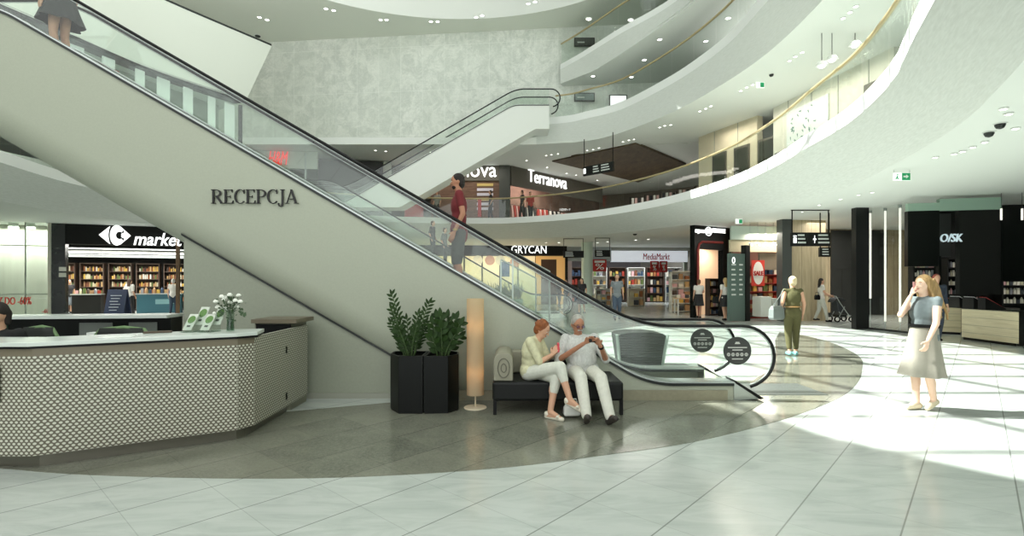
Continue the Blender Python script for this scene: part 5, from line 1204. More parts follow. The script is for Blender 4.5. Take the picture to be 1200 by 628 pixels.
# left shop windows with pale strips, seen over the escalator
LW1 = Fac((-14.75,7.5), (-10.35,19.75)); lw = storefront('storefront', 'first floor shop window with white vertical strips, hung under the white bulkhead', LW1)
m = MB(); LW1.box(m, -4, LW1.L, 6.4, 8.32, -.03, 0); m.build('pane', M_gglass, lw)
m = MB(); LW1.box(m, -4, LW1.L, 6.4, 8.4, -1.2, -1.1); struct('wall_striped_back', m, mat('grey_green', (158,168,156), .7))
u = -3.6; i = 0
while u < LW1.L-.4:
    m = MB(); w_ = (.28, .42, .34)[i % 3]; LW1.box(m, u, u+w_, 6.4, 8.32, -.3, -.25); m.build('white_strip', mat('strip_white', (238,240,236), .6, emit=(255,255,255), estr=.35), lw); u += w_+(.42,.5,.62)[i % 3]; i += 1
m = MB(); LW1.box(m, LW1.L-.04, LW1.L+.06, 6.4, 8.32, -.05, .05); m.build('corner_post', M_dark, lw)
o = frect(LW1, 135, 82, 142, 89, -.2, -.08, 'red_bag', mat('bright_red')); tag(o, 'small bright red bag in the striped shop window', 'bag')
area((-14,14.5,8.2), .8, 9, 60, (0,0,R(-22)), (1,1,.97))
# right: beige fashion fronts behind the lowest balustrade
RF = [Fac((8.75,25.0), (10.25,21.1)), Fac((10.3,20.9), (11.2,14.8)), Fac((11.2,14.8), (10.9,9.5))]
names = ['pale stone shop front with a lit scalloped wall on the first floor, left part', 'white first floor shop front with a framed picture, middle part', 'grey-green first floor front nearest the camera']
for k, f in enumerate(RF):
    t = storefront('storefront', names[k], f); mt_ = [mat('stone_beige', (214,204,178), .6, noise=.06, nscale=3), mat('stone_pale', (224,222,208), .6, noise=.05, nscale=3), mat('stone_grey', (176,186,176), .5)][k]
    m = MB(); f.box(m, .35, f.L-.35, F1, 8.7, -.3, 0); m.build('wall', mt_, t)
    n = int(f.L/1.1)
    for i in range(1, n): m = MB(); u = f.L*i/n; f.box(m, u-.012, u+.012, F1, 8.7, .0, .012); m.build('panel_joint', M_soffd, t)
    if k == 0:
        for i in range(3):
            u = 1.3+1.3*i; m = MB(); f.box(m, u, u+.85, F1+.02, F1+2.3, .0, .05); b = m.build('doorway', mat('doorway_grey', (92,88,78), .5), t)
            m = MB(); f.box(m, u+.08, u+.77, F1+.05, F1+2.2, .05, .06); m.build('pane', M_gglass, b)
    if k == 1:
        m = MB(); f.box(m, .6, .66, F1, F1+1.5, .02, .12); f.box(m, .6, 4.6, F1+1.45, F1+1.5, .02, .12); f.box(m, 4.55, 4.6, F1, F1+1.5, .02, .12); m.build('black_frame', M_black, t)
        m = MB(); f.box(m, 4.8, 5.6, F1+.02, F1+2.6, .0, .06); m.build('doorway', mat('doorway_grey'), t)
f = RF[1]; t = thing('framed_picture', 'white picture with blue-green floral motif on the pale shop front', 'picture', f.w(2.2,.05,F1+1.6)); m = MB(); f.box(m, 1.2, 3.3, F1+1.55, F1+2.9, .02, .05); m.build('canvas', mat('canvas_white', (228,234,230), .6), t)
m = MB(); random.seed(9)
for i in range(26):
    c = f.w(random.uniform(1.4,3.1), .055, F1+random.uniform(1.7,2.75)); leaf(m, c, f.t*random.uniform(-1,1)+Vector((0,0,random.uniform(-.3,1))), .3, .06, f.n)
o = m.build('motif', mat('motif_blue', (96,132,128), .7), t)
m = MB(); m.prism([(7.9,26.5)]+[(p.x+.9, p.y) for p in outward(b2, 1.2)[30:60]]+[(16,8),(16,27)], 9.3, 9.4); struct('ceiling_dark_gap', m, M_shopdark)
for i, (px, py) in enumerate(((975,70),(963,77),(1002,53))):
    p = pw(px, py, 14.2); t = thing('globe_lamp', ['middle','left','right'][i]+' pale dome lamp in the dark gap behind the lowest balustrade', 'lamp', p); m = MB(); m.lathe([(.02,.14),(.1,.1),(.16,0),(.15,-.01)], p, 16); m.build('shade', M_white, t, smooth=True); m = MB(); m.ell(p+Vector((0,0,-.01)), (.09,.09,.05)); m.build('bulb', M_lamp, t, smooth=True); m = MB(); m.cyl(p.x,p.y,p.z+.13,9.3,.01,6); m.build('cord', M_black, t)
area((9.6,19,8.3), .5, 8, 110, (0,0,R(10)), (1,.93,.8)); area((9.4,12,8.2), .5, 4, 60, (0,0,0), (1,.97,.92))
# upper walkway: monitors and framed window on the floral wall
def monitor(px0, py0, px1, py1, Y, label, mt_=M_darkpanel, z=None, nm='wall_monitor'):
    a = pw(px0, py0, Y); b = pw(px1, py1, Y); t = thing(nm, label, 'monitor' if nm == 'wall_monitor' else 'window', Vector(((a.x+b.x)/2, Y, b.z)))
    m = MB(); m.box(a.x, b.x, Y, Y+.1, b.z, a.z); m.build('housing', M_black, t); m = MB(); m.box(a.x+.05, b.x-.05, Y-.01, Y, b.z+.05, a.z-.05); m.build('screen', mt_, t)
    if nm == 'wall_monitor': m = MB(); m.box(a.x+.15, (a.x+b.x)/2, Y-.014, Y-.01, b.z+.15, b.z+.22); m.build('text_line', mat('sign_print'), t)
    return t
YW = FW.p.y+(3.1-FW.p.x)*(FW.t.y/FW.t.x)
monitor(673, 44, 697, 54, YW-.35, 'dark flat monitor on the floral wall behind the topmost balustrade'); monitor(673, 108.5, 697, 118.5, YW-.35, 'grey flat monitor on the floral wall behind the middle balustrade', mat('screen_grey', (110,124,122), .3))
monitor(714, 111, 735, 125, YW-.5, 'bright black-framed window in the wall behind the middle balustrade', mat('window_bright', (236,240,240), .4, emit=(255,255,255), estr=.7), nm='lit_window')

for i in range(5):
    x = 7.2+.62*i; y = 29.5-.9*i+.3; t = thing('clothes_rail', ['first','second','third','fourth','fifth'][i]+' clothes rail from the left behind the balustrade under the wooden ceiling field', 'clothes rail', (x, y, F1)); f = Fac((x-.4, y+.1), (x+.4, y-.1))
    m = MB(); m.tube([f.w(0,0,F1), f.w(0,0,F1+1.35), f.w(f.L,0,F1+1.35), f.w(f.L,0,F1)], .02, 6); m.build('frame', M_black, t)
    for k in range(4):
        m = MB(); u_ = .1+.18*k; m.hexa([f.w(u_,.18,F1+.55), f.w(u_+.12,.18,F1+.55), f.w(u_+.12,-.18,F1+.55), f.w(u_,-.18,F1+.55), f.w(u_,.05,F1+1.3), f.w(u_+.12,.05,F1+1.3), f.w(u_+.12,-.05,F1+1.3), f.w(u_,-.05,F1+1.3)])
        o = m.build('hanging_garment', [mat('cloth_white'), mat('cloth_pink'), mat('cloth_black')][(i+k) % 3]); tag(o, 'garment hanging on the rails under the wooden ceiling field', 'garment', 'garments under the wooden ceiling')
# ============================================================ PEOPLE
def remeshed(mb, name, mt, parent=None, voxel=.012, it=4, origin=None, fac=.5):
    me = bpy.data.meshes.new('tmp'); me.from_pydata([tuple(v) for v in mb.v], [], mb.f); me.update()
    o = bpy.data.objects.new('tmp', me); COL.objects.link(o)
    r = o.modifiers.new('r', 'REMESH'); r.mode = 'VOXEL'; r.voxel_size = voxel
    if it: s = o.modifiers.new('s', 'SMOOTH'); s.iterations = it; s.factor = fac
    dg = bpy.context.evaluated_depsgraph_get(); dg.update()
    m2 = bpy.data.meshes.new_from_object(o.evaluated_get(dg)); m3 = MB()
    m3.v = [v.co.copy() for v in m2.vertices]; m3.f = [tuple(p.vertices) for p in m2.polygons]
    bpy.data.objects.remove(o); bpy.data.meshes.remove(me); bpy.data.meshes.remove(m2)
    return m3.build(name, mt, parent, smooth=True, origin=origin)
SKIN = mat('skin', (206,160,132), .55); SKIN2 = mat('skin_tan', (176,124,96), .55); SKINP = mat('skin_pale', (226,190,166), .55)
V = Vector
def basis(f): f = V((f[0], f[1], 0)).normalized(); return f, V((f.y, -f.x, 0))      # forward, right
def hand(m, w, d, n, thumb, L=.17, curl=.25, seg=8, r=.0085, spread=.02):
    """palm, four separate fingers of unequal length and a thumb; w wrist, d towards fingers, n out of the palm side, thumb side vector"""
    d = d.normalized(); n = n.normalized(); t = thumb.normalized(); pl = L*.5
    m.cap(w, r*2.0, w+d*pl*.35, r*2.2, seg); 
    for k, (o, ln) in enumerate(((.030,.80),(.010,.92),(-.011,.86),(-.031,.68))):
        kn = w+d*pl+t*o*L/.17; m.cap(w+d*pl*.2+t*o*.6, r*1.35, kn, r*1.2, seg)
        l = ln*L*.5; d1 = (d*math.cos(curl)+n*math.sin(curl)+t*o*.6).normalized(); d2 = (d*math.cos(curl*2.4)+n*math.sin(curl*2.4)).normalized()
        a = kn+d1*l*.5; m.cap(kn, r*1.08, a, r, seg); m.cap(a, r, a+d2*l*.5, r*.82, seg)
    b = w+d*pl*.25+t*.024; a = b+(d*.6+t*.8+n*.3).normalized()*L*.22; m.cap(b, r*1.4, a, r*1.15, seg); m.cap(a, r*1.15, a+(d*.9+t*.25+n*.45).normalized()*L*.17, r*.9, seg)
def head(m, c, hf, up, s, ears=True, nose=True):
    hf = hf.normalized(); up = (up-hf*up.dot(hf)).normalized(); rt = hf.cross(up)
    ax = (rt, hf, up)
    m.ell(c+up*.02*s, (.074*s,.092*s,.098*s), ax, 16, 12); m.ell(c+hf*.022*s-up*.055*s, (.053*s,.062*s,.062*s), ax, 12, 8)
    m.ell(c+hf*.050*s-up*.088*s, (.026*s,.026*s,.020*s), ax)
    if nose: m.cap(c+hf*.084*s+up*.012*s, .009*s, c+hf*.104*s-up*.022*s, .0125*s, 8)
    m.ell(c+hf*.078*s-up*.055*s, (.024*s,.014*s,.010*s), ax)
    for k in (-1, 1):
        if ears: m.ell(c+rt*.074*s*k-hf*.008*s, (.010*s,.018*s,.030*s), ax, 8, 6)
        m.ell(c+hf*.070*s+rt*.030*s*k-up*.018*s, (.02*s,.018*s,.016*s), ax, 8, 6)
    return ax
def face(c, hf, up, s, parent, dark=(40,30,24), lips=(170,96,84)):
    hf = hf.normalized(); up = (up-hf*up.dot(hf)).normalized(); rt = hf.cross(up); ax = (rt, hf, up)
    for k in (-1, 1):
        m = MB(); m.ell(c+hf*.083*s+rt*.031*s*k+up*.012*s, (.012*s,.007*s,.006*s), ax, 10, 6); e = m.build('eye', mat('eye_white', (226,222,214), .3), parent, smooth=True)
        m = MB(); m.ell(c+hf*.0885*s+rt*.031*s*k+up*.012*s, (.0055*s,.003*s,.0055*s), ax, 8, 6); m.build('iris', mat('iris_%d' % dark[0], dark, .3), e, smooth=True)
        m = MB(); m.tube([c+hf*.086*s+rt*(.018*s*k)+up*.032*s, c+hf*.088*s+rt*(.032*s*k)+up*.036*s, c+hf*.078*s+rt*(.048*s*k)+up*.030*s], .0035*s, 5); m.build('eyebrow', mat('brow_%d' % dark[0], tuple(min(255, int(v*1.6)) for v in dark), .8), parent)
    m = MB(); m.ell(c+hf*.088*s-up*.052*s, (.022*s,.007*s,.006*s), ax, 10, 6); m.build('mouth', mat('lips_%d' % lips[0], lips, .5), parent, smooth=True)
def torso(m, J, f, r, s, k=1., belly=0., low=True):
    P, Cc, N = J['pelvis'], J['chest'], J['neck']; up = (Cc-P).normalized(); fw = (f-up*f.dot(up)).normalized()
    ax = (r, fw, up); w_ = J.get('w', 1.)
    m.ell(Cc, (.165*s*k*w_,.108*s*k*w_,.18*s*(1+.3*(k-1))), ax, 16, 10); m.ell(P.lerp(Cc, .5)+fw*belly*.5, (.14*s*k*w_,(.10+belly)*s*k,.17*s), ax, 16, 10)
    if low: m.ell(P, (.163*s*k*w_,.118*s*k*w_,.13*s*k), ax, 16, 10)
    m.cap(J['shL']-V((0,0,.012*s)), .052*s*k, J['shR']-V((0,0,.012*s)), .052*s*k, 12); m.cap(Cc.lerp(N, .6), .075*s*k, N, .052*s*k, 12)
def stand_joints(loc, f, Ht, stride=.0, arms='down', lean=.0, sitz=0):
    s = Ht/1.72; f, r = basis(f); b = V((loc[0], loc[1], loc[2] if len(loc) > 2 else 0)); up = V((0,0,1))
    q = lambda a, c, z: b+r*a*s+f*c*s+up*z*s
    J = dict(pelvis=q(0,0,.94), chest=q(0,lean,1.27), neck=q(0,lean*1.2,1.46), head=q(0,lean*1.2+.02,1.615), shR=q(.165,lean,1.42), shL=q(-.165,lean,1.42),
             hipR=q(.085,0,.90), hipL=q(-.085,0,.90), knR=q(.09,.03+stride*.5,.49), knL=q(-.09,.03-stride*.3,.49), anR=q(.09,stride,.085), anL=q(-.09,-stride*.9,.085+abs(stride)*.25))
    J['elR'] = q(.215,-.05+lean,1.14); J['elL'] = q(-.215,-.05+lean,1.14); J['wrR'] = q(.23,.05+lean,.90); J['wrL'] = q(-.23,.05+lean,.90)
    if arms == 'bag': J['elL'] = q(-.24,-.08,1.16); J['wrL'] = q(-.17,.14,1.08)
    if arms == 'push':
        for k, x in (('R', 1), ('L', -1)): J['el'+k] = q(.2*x,.06,1.15); J['wr'+k] = q(.16*x,.32,1.04)
    if arms == 'reach': J['elR'] = q(.24,.12,1.18); J['wrR'] = q(.22,.36,1.1)
    if arms == 'behind': J['elL'] = q(-.21,-.12,1.15); J['wrL'] = q(-.1,-.1,.95)
    J['f'] = f; J['r'] = r; J['s'] = s; J['b'] = b; J['hf'] = f; J['hup'] = up
    return J
def person(label, J, skin=SKIN, top=None, sleeve=.5, topmat=None, legs='trousers', legmat=None, leglen=1., hair='short', hairmat=None, shoes=None, voxel=.014, hands=True, do_face=False, seg=10, skirt=None, belly=0., hem=.0, group=None, fingers=None, brow=(60,40,30), curl=.3, neckline=True, open_toe=False):
    s, f, r, b = J['s'], J['f'], J['r'], J['b']; m = MB(); up = V((0,0,1))
    torso(m, J, f, r, s, 1., belly); m.cap(J['neck']-up*.03*s, .054*s, J['head']-J['hup']*.04*s, .048*s, 12); head(m, J['head'], J['hf'], J['hup'], s)
    for k in 'LR':
        m.cap(J['sh'+k], .05*s, J['el'+k], .038*s, 12); m.cap(J['el'+k], .039*s, J['wr'+k].lerp(J['el'+k], .05), .025*s, 12)
        hn, kn, an = J['hip'+k], J['kn'+k], J['an'+k]
        m.cap(hn, .086*s, kn, .055*s, 14); m.cap(kn, .055*s, an, .036*s, 12); m.ell(kn.lerp(an, .3)-J.get('calf'+k, f)*.018*s, (.046*s,.05*s,.11*s), (r, f, (kn-an).normalized()), 12, 8)
        ft = J.get('ft'+k, f); tz = J.get('tz'+k, an+ft*.15*s-up*.052*s*1.0)
        m.cap(an-ft*.035*s-up*.045*s, .032*s, tz, .024*s, 10); m.cap(an, .036*s, an.lerp(tz, .6), .03*s, 10)
        if hands:
            d = J.get('hd'+k, (J['wr'+k]-J['el'+k]).normalized()); n = J.get('hn'+k, (r*(-1 if k == 'R' else 1))); t = J.get('ht'+k, f)
            n = (n-d*n.dot(d)).normalized(); t = (t-d*t.dot(d)-n*t.dot(n)).normalized(); hand(m, J['wr'+k], d, n, t, .175*s, J.get('curl'+k, curl), 8, .0095*s)
    body = remeshed(m, 'person', skin, None, voxel, 3, b); tag(body, label, 'person', group)
    if topmat:
        m = MB(); torso(m, J, f, r, s, 1.10, belly, True)
        for k in 'LR':
            e = J['sh'+k].lerp(J['el'+k], min(1, sleeve)); m.cap(J['sh'+k], (.064 if sleeve > .3 else .056)*s, e, (.053 if sleeve > .3 else .050)*s, 12)
            if sleeve > 1: m.cap(J['el'+k], .052*s, J['el'+k].lerp(J['wr'+k], sleeve-1), .040*s, 12)
        if hem: m.cap(J['pelvis']-up*.02*s, .128*s, J['pelvis']-up*hem*s, .128*s, 14)
        remeshed(m, top or 'shirt', topmat, body, voxel, 3, b)
    if legmat and legs in ('trousers', 'shorts'):
        m = MB(); m.ell(J['pelvis'], (.172*s,.128*s,.125*s), (r, f, (J['chest']-J['pelvis']).normalized()), 16, 10)
        for k in 'LR':
            m.cap(J['hip'+k], .100*s, J['kn'+k], .077*s, 14)
            if leglen > .5: m.cap(J['kn'+k], .076*s, J['kn'+k].lerp(J['an'+k], (leglen-.5)*2*.97), (.058 if leglen > .9 else .056)*s, 12)
            else: m.cap(J['hip'+k], .100*s, J['hip'+k].lerp(J['kn'+k], .85), .088*s, 12)
        remeshed(m, legs, legmat, body, voxel, 3, b)
    if skirt:   # (z_top, z_hem, r_top, r_hem, folds, centre shift)
        zt, zh, rt_, rh, nf, sh = skirt; rings = []; n = 64; c = J['pelvis']
        for i in range(13):
            u = i/12; z = zt+(zh-zt)*u; rings.append([])
            for k in range(n):
                a = 2*math.pi*k/n; rr = (rt_+(rh-rt_)*u**1.2)*(1+.10*u*math.sin(nf*a+.6*u)+.03*u*math.sin(2*nf*a+1)); p = V((c.x, c.y, 0))+r*math.cos(a)*rr*1.12+f*(math.sin(a)*rr*.9+sh*u); rings[-1].append((p.x, p.y, b.z+z))
        m = MB(); m.loft(rings, True); m.loft([[(c.x+(x-c.x)*.975, c.y+(y-c.y)*.975, z) for x, y, z in rg_] for rg_ in rings], True); m.build('skirt', legmat, body, smooth=True)
    H0, hf, hu = J['head'], J['hf'].normalized(), J['hup']; hu = (hu-hf*hu.dot(hf)).normalized(); hr = hf.cross(hu); ax = (hr, hf, hu); m = MB()
    if hair != 'none':
        m.ell(H0-hf*.018*s+hu*.038*s, (.083*s,.094*s,.093*s), ax, 16, 10); m.ell(H0-hf*.045*s-hu*.01*s, (.078*s,.062*s,.085*s), ax, 14, 10)
        if hair in ('long', 'wavy'):
            for kk in (-1, 0, 1): m.cap(H0-hf*.06*s+hr*.03*kk*s, .05*s, H0-hf*.085*s+hr*.045*kk*s-up*(.26+.05*(kk == 0))*s, .035*s, 10)
        if hair == 'bob':
            for kk in (-1, 0, 1): m.cap(H0-hf*.03*s+hr*.05*kk*s, .045*s, H0-hf*.04*s+hr*.055*kk*s-up*.10*s, .03*s, 10)
        if hair == 'bun': m.ell(H0-hf*.10*s+hu*.07*s, (.04*s,.04*s,.04*s), ax)
        if hair == 'fluffy':
            random.seed(4)
            for i in range(40):
                a = V((random.gauss(0,1), random.gauss(0,1)-.5, random.gauss(0,1)+.6)).normalized(); m.ell(H0-hf*.02*s+hu*.035*s+hr*a.x*.075*s+hf*a.y*.085*s+hu*a.z*.082*s, (.022*s,)*3, None, 7, 5)
        remeshed(m, 'hair', hairmat or mat('hair_brown', (74,54,40), .7), body, max(.008, voxel*.8), 2, b)
    if shoes:
        for k in 'LR':
            an = J['an'+k]; ft = J.get('ft'+k, f); tz = J.get('tz'+k, an+ft*.15*s-up*.052*s); m = MB()
            if open_toe:
                sole = [an-ft*.06*s-up*.062*s, tz-up*.012*s+ft*.02*s]; m.cap(sole[0], .026*s, sole[1], .030*s, 10); m.cap(an-ft*.05*s-up*.03*s, .035*s, an-ft*.03*s-up*.03*s, .035*s, 10)
                m.cap(an.lerp(tz, .75)-r*.03*s, .02*s, an.lerp(tz, .75)+r*.03*s, .02*s, 8)
            else: m.cap(an-ft*.04*s-up*.042*s, .040*s, tz+up*.004*s, .034*s, 12); m.cap(an-ft*.01*s-up*.02*s, .042*s, an.lerp(tz, .5), .034*s, 10)
            remeshed(m, 'shoe', shoes, body, min(voxel, .010), 2, b)
    if do_face: face(H0, hf, hu, s, body, brow)
    return body
def Fp(px, py): Y = H*F/(py-HY); return V(((px-CX)/F*Y, Y, 0))
cl = lambda n, c=(0,0,0), **k: mat('cloth_'+n, c, .85, noise=k.get('noise', .08), nscale=k.get('ns', 30))
def bag(label, p, w_, h_, d_, mt, yaw=0., strap=None, nm='handbag', cat='bag'):
    t = thing(nm, label, cat, p); m = MB(); ca, sa = math.cos(yaw), math.sin(yaw)
    g = lambda a, c, z: (p.x+a*ca-c*sa, p.y+a*sa+c*ca, p.z+z)
    m.loft([[g(a*k, c*k2, z) for a, c in ((-w_/2,-d_/2),(w_/2,-d_/2),(w_/2,d_/2),(-w_/2,d_/2))] for z, k, k2 in ((0,.8,.8),(h_*.15,1,1),(h_*.75,.95,.9),(h_,.8,.35))], True, True); m.build('body', mt, t, bevel=.01)
    m = MB(); m.tube([g(-w_*.36,0,h_*.97), g(-w_*.25,0,h_*1.5), g(w_*.25,0,h_*1.5), g(w_*.36,0,h_*.97)], .009, 6) if strap is None else m.tube([V(g(-w_*.3,0,h_*.95))]+[V(q_) for q_ in strap]+[V(g(w_*.3,0,h_*.95))], .009, 6); m.build('strap', mt, t)
    return t
# --- man riding the escalator
J = stand_joints((-.785, 7.68, 0), (-1, -.12), 1.78, .01); 
zst = .2*round((1.84-.25+.785)/.3464); dz = V((0,0,zst))
for k in list(J):
    if isinstance(J[k], V) and k not in ('f','r','hf','hup'): J[k] = J[k]+dz
J['wrL'] = J['elL']+V((-.12,.0,-.26)); J['hf'] = V((-1,-.15,-.12)); J['elR'] = J['shR']+V((.03,.05,-.3)); J['b'].z = zst
escm = person('bearded man in a dark red shirt and grey shorts riding the escalator', J, SKIN2, 'polo_shirt', .55, cl('maroon', (112,36,40)), 'shorts', cl('greyshort', (78,82,78)), .45, 'short', mat('hair_dark', (36,30,26), .8), mat('shoe_brown', (92,70,50), .6), .012, True, True, hem=.1, brow=(36,28,22))
m = MB(); hd_ = J['head']; m.ell(hd_+J['hf'].normalized()*.035-V((0,0,.07)), (.052,.050,.042)); remeshed(m, 'beard', mat('hair_dark'), escm, .01, 2, ORG[escm.name])
m = MB(); w0 = J['wrL']; m.lathe([(.034,-.012),(.034,.012)], w0+V((.01,0,.03)), 14, False); m.build('wristwatch', mat('watch_gold', (190,160,90), .3, metal=.6), escm)
# --- woman at the top of the escalator, seen from the hips down
J = stand_joints((-6.68, 7.68, 0), (-1, .1), 1.70, .0); zst = 4.8; J0 = zst
for k in list(J):
    if isinstance(J[k], V) and k not in ('f','r','hf','hup'): J[k] = J[k]+V((0,0,zst))
person('woman in a short dark skirt near the top of the escalator', J, SKIN, 'blouse', .6, cl('charcoal', (54,56,56)), 'skirt', cl('darkskirt', (52,54,52)), 1, 'long', None, mat('shoe_tan', (170,140,110), .6), .014, True, False, skirt=(1.06, .62, .155, .27, 6, 0))
# --- two people on the distant escalator
for i, (px, sh_, fwd, lb, tm) in enumerate(((507,250,(.9,-.3),'distant person in dark clothes riding the far escalator, upper of two',cl('dk1',(56,50,50))),(521,262,(.9,-.3),'distant person in a grey top riding the far escalator, lower of two',cl('gy1',(110,110,108))))):
    x = (px-CX)/F*23.6; z = max(0, (.95-.2-x)*S)*1.0
    z = .25+S*(.95-x)-.25+.02; J = stand_joints((x, 23.6, z), fwd, 1.7, .05); person(lb, J, SKIN, 'top', .9, tm, 'trousers', cl('dk2', (48,48,52)), 1., 'short', None, M_black, .02, True, False)
# --- standing woman in the grey dress
c = Fp(1083, 480.5); fw = V((-1,-.25,0))
J = stand_joints((c.x, c.y), fw, 1.66, .02); f_, r_, s_ = J['f'], J['r'], J['s']
J['anL'] = V((c.x,c.y,0))+r_*(-.05)+f_*(-.09)+V((0,0,.13)); J['knL'] = J['hipL']+f_*.03+V((0,0,-.41)); J['ftL'] = (f_+V((0,0,-.55))).normalized(); J['tzL'] = J['anL']+f_*.10-V((0,0,.095))
J['anR'] = V((c.x,c.y,0))+r_*(.055)+f_*.05+V((0,0,.085)); J['w'] = 1.0
J['elL'] = J['shL']-r_*.03+f_*.06+V((0,0,-.275)); J['wrL'] = J['elL']+f_*.13+V((0,0,-.21)); J['hnL'] = r_*1.0; J['curlL'] = .45; J['hdL'] = f_*.4+V((0,0,-1))
J['elR'] = J['shR']+f_*.20-r_*.02+V((0,0,-.19)); J['wrR'] = J['head']+f_*.10+r_*.07+V((0,0,-.13)); J['hdR'] = (V((0,0,1))-f_*.25-r_*.15); J['hnR'] = -f_-r_*.5; J['htR'] = -r_; J['hf'] = f_+V((0,0,.02))
wm = person('woman with long blonde hair in a belted grey dress standing in the sunlight', J, SKINP, 'bodice', .22, cl('slate', (104,114,116)), 'skirt', cl('grey_skirt', (150,146,134), noise=.12, ns=6), 1, 'none', None, mat('sandal_beige', (206,192,166), .6), .009, True, True, skirt=(1.05, .44, .135, .225, 7, .06), open_toe=False, brow=(90,66,44))
m = MB(); H0 = J['head']; m.ell(H0-f_*.018+V((0,0,.04)), (.092,.086,.095), None, 16, 10); random.seed(8)
for i in range(44):
    a = random.uniform(-1,1); st = H0-f_*random.uniform(.0,.085)+r_*a*.075+V((0,0,random.uniform(-.02,.08))); e_ = H0-f_*random.uniform(.06,.20)+r_*(a*.12 if a > -.4 else a*.17)+V((0,0,-random.uniform(.26,.44))); md = st.lerp(e_, .5)-f_*random.uniform(.0,.05)+r_*random.uniform(-.03,.03)
    pts = [st*(1-u)**2+md*2*u*(1-u)+e_*u*u+f_*.012*math.sin(u*9+i) for u in [k/8 for k in range(9)]]; m.tube(pts, [.027-.013*(k/8) for k in range(9)], 7)
remeshed(m, 'hair', mat('hair_blonde', (170,138,90), .6, noise=.35, nscale=22, stretch=(3,3,.5)), wm, .008, 2, ORG[wm.name])
m = MB(); pc = J['pelvis']; ring = lambda z, k: [(pc.x+(r_*math.cos(a)*.172*k+f_*math.sin(a)*.135*k).x, pc.y+(r_*math.cos(a)*.172*k+f_*math.sin(a)*.135*k).y, z) for a in [2*math.pi*i/40 for i in range(40)]]
m.loft([ring(1.035,1),ring(1.035,1.03),ring(1.075,1.03),ring(1.075,1)], True); m.build('belt', M_black, wm, smooth=2)
t = J['wrR']+V((0,0,.10)); m = MB(); ph = t-f_*.03-r_*.03; m.box(ph.x-.03, ph.x+.03, ph.y-.006, ph.y+.006, ph.z-.06, ph.z+.07); o = m.build('mobile_phone', mat('phone_pink', (200,150,150), .4), bevel=.004); tag(o, 'pale mobile phone held to the ear by the standing woman', 'phone')
# --- woman in olive seen from behind
c = Fp(929, 417); J = stand_joints((c.x, c.y), (.12, 1), 1.70, .07, 'bag'); 
ow = person('blonde woman in an olive jumpsuit seen from behind, walking away', J, SKIN, 'bodice', .08, cl('olive', (88,86,52)), 'trousers', cl('olive'), .9, 'bun', mat('hair_lightblonde', (214,196,158), .7), mat('shoe_teal', (120,176,176), .6), .012, True, False)
m = MB(); pc = J['pelvis']; m.tube([(pc.x+.165*math.cos(a), pc.y+.13*math.sin(a), 1.06) for a in [2*math.pi*i/24 for i in range(25)]], .016, 6); m.build('belt', mat('belt_tan', (150,116,70), .6), ow)
bag('grey leather shoulder bag on the arm of the woman in olive', V((c.x-.36, c.y-.02, .78)), .34, .30, .14, mat('bag_grey', (120,128,126), .4), .4, [V((c.x-.27,c.y,1.3)), V((c.x-.2,c.y-.02,1.44)), V((c.x-.2,c.y+.06,1.4))])
# --- background people: label, feet px, py, height, forward, arms, clothes
def far(label, px, py, Ht, fwd, arms, top, tm, legs, lm, hair='short', hm=None, leglen=1., sleeve=.5, skin=SKIN, skirt=None, shoes=None, stride=.12, vox=.02):
    c = Fp(px, py); J = stand_joints((c.x, c.y), fwd, Ht, stride, arms); return person(label, J, skin, top, sleeve, tm, legs, lm, leglen, hair, hm, shoes or M_black, vox, True, False, skirt=skirt), J, c
WT = cl('white', (232,232,226)); BK = cl('black', (28,28,30)); HD = mat('hair_dark'); HB = mat('hair_blonde2', (190,160,110), .7)
far('man in grey T-shirt and jeans walking forward near the electronics shop', 723, 375, 1.9, (-.1,-1), 'down', 'shirt', cl('tee', (128,134,138)), 'trousers', cl('jeans', (84,98,116)), 'short', mat('hair_grey', (120,104,90), .8))
far('woman in a dark dress and black shoes walking past the green-white column', 682, 368, 1.75, (-.6,-.8), 'down', 'dress_top', cl('dkdress', (44,42,46)), 'skirt', cl('dkdress'), 'long', HD, skirt=(1.05,.5,.15,.24,6,0))
far('woman in a white top and short black skirt facing the black shop portal', 819, 373, 1.68, (.1,1), 'reach', 'top', WT, 'skirt', BK, 'short', mat('hair_brown2', (110,80,56), .8), skirt=(1.06,.55,.15,.19,5,0))
r3 = far('blonde woman in white top and black skirt carrying a bag, left of the directory totem', 850, 376, 1.74, (-.2,1), 'down', 'top', WT, 'skirt', BK, 'long', HB, skirt=(1.06,.58,.15,.18,5,0))
bag('small black bag beside the blonde woman in black and white', V((r3[2].x-.40, r3[2].y, .72)), .24, .28, .12, M_black)
r4 = far('dark-haired woman in white top and pale trousers pushing a pushchair', 962, 377, 1.72, (.75,-.1), 'push', 'top', WT, 'trousers', cl('pale', (206,206,196)), 'long', HD, stride=.2)
bag('small black bag on the hip of the woman with the pushchair', r4[1]['pelvis']+V((-.22,-.12,-.06)), .2, .2, .1, M_black)
far('dark-haired woman in a white top seen from behind at the supermarket entrance', 152, 369, 1.72, (.05,1), 'bag', 'top', WT, 'trousers', BK, 'long', mat('hair_brown'), sleeve=.9)
far('white-haired man in a white shirt at the teal counter', 203, 368, 1.72, (-.3,1), 'reach', 'shirt', WT, 'trousers', cl('navy', (50,66,84)), 'short', mat('hair_white', (220,218,210), .8))
far('person in a dark top and pale shorts at the supermarket pillar', 81, 368, 1.7, (.6,-.4), 'down', 'top', BK, 'shorts', cl('denim', (150,160,168)), 'short', HD, leglen=.45)
far('person in a dark coat walking behind the escalator glass', 664, 363, 1.72, (-.7,-.5), 'down', 'coat', cl('navy2', (52,60,72)), 'trousers', cl('dk2'), 'short', HD, sleeve=1.7)
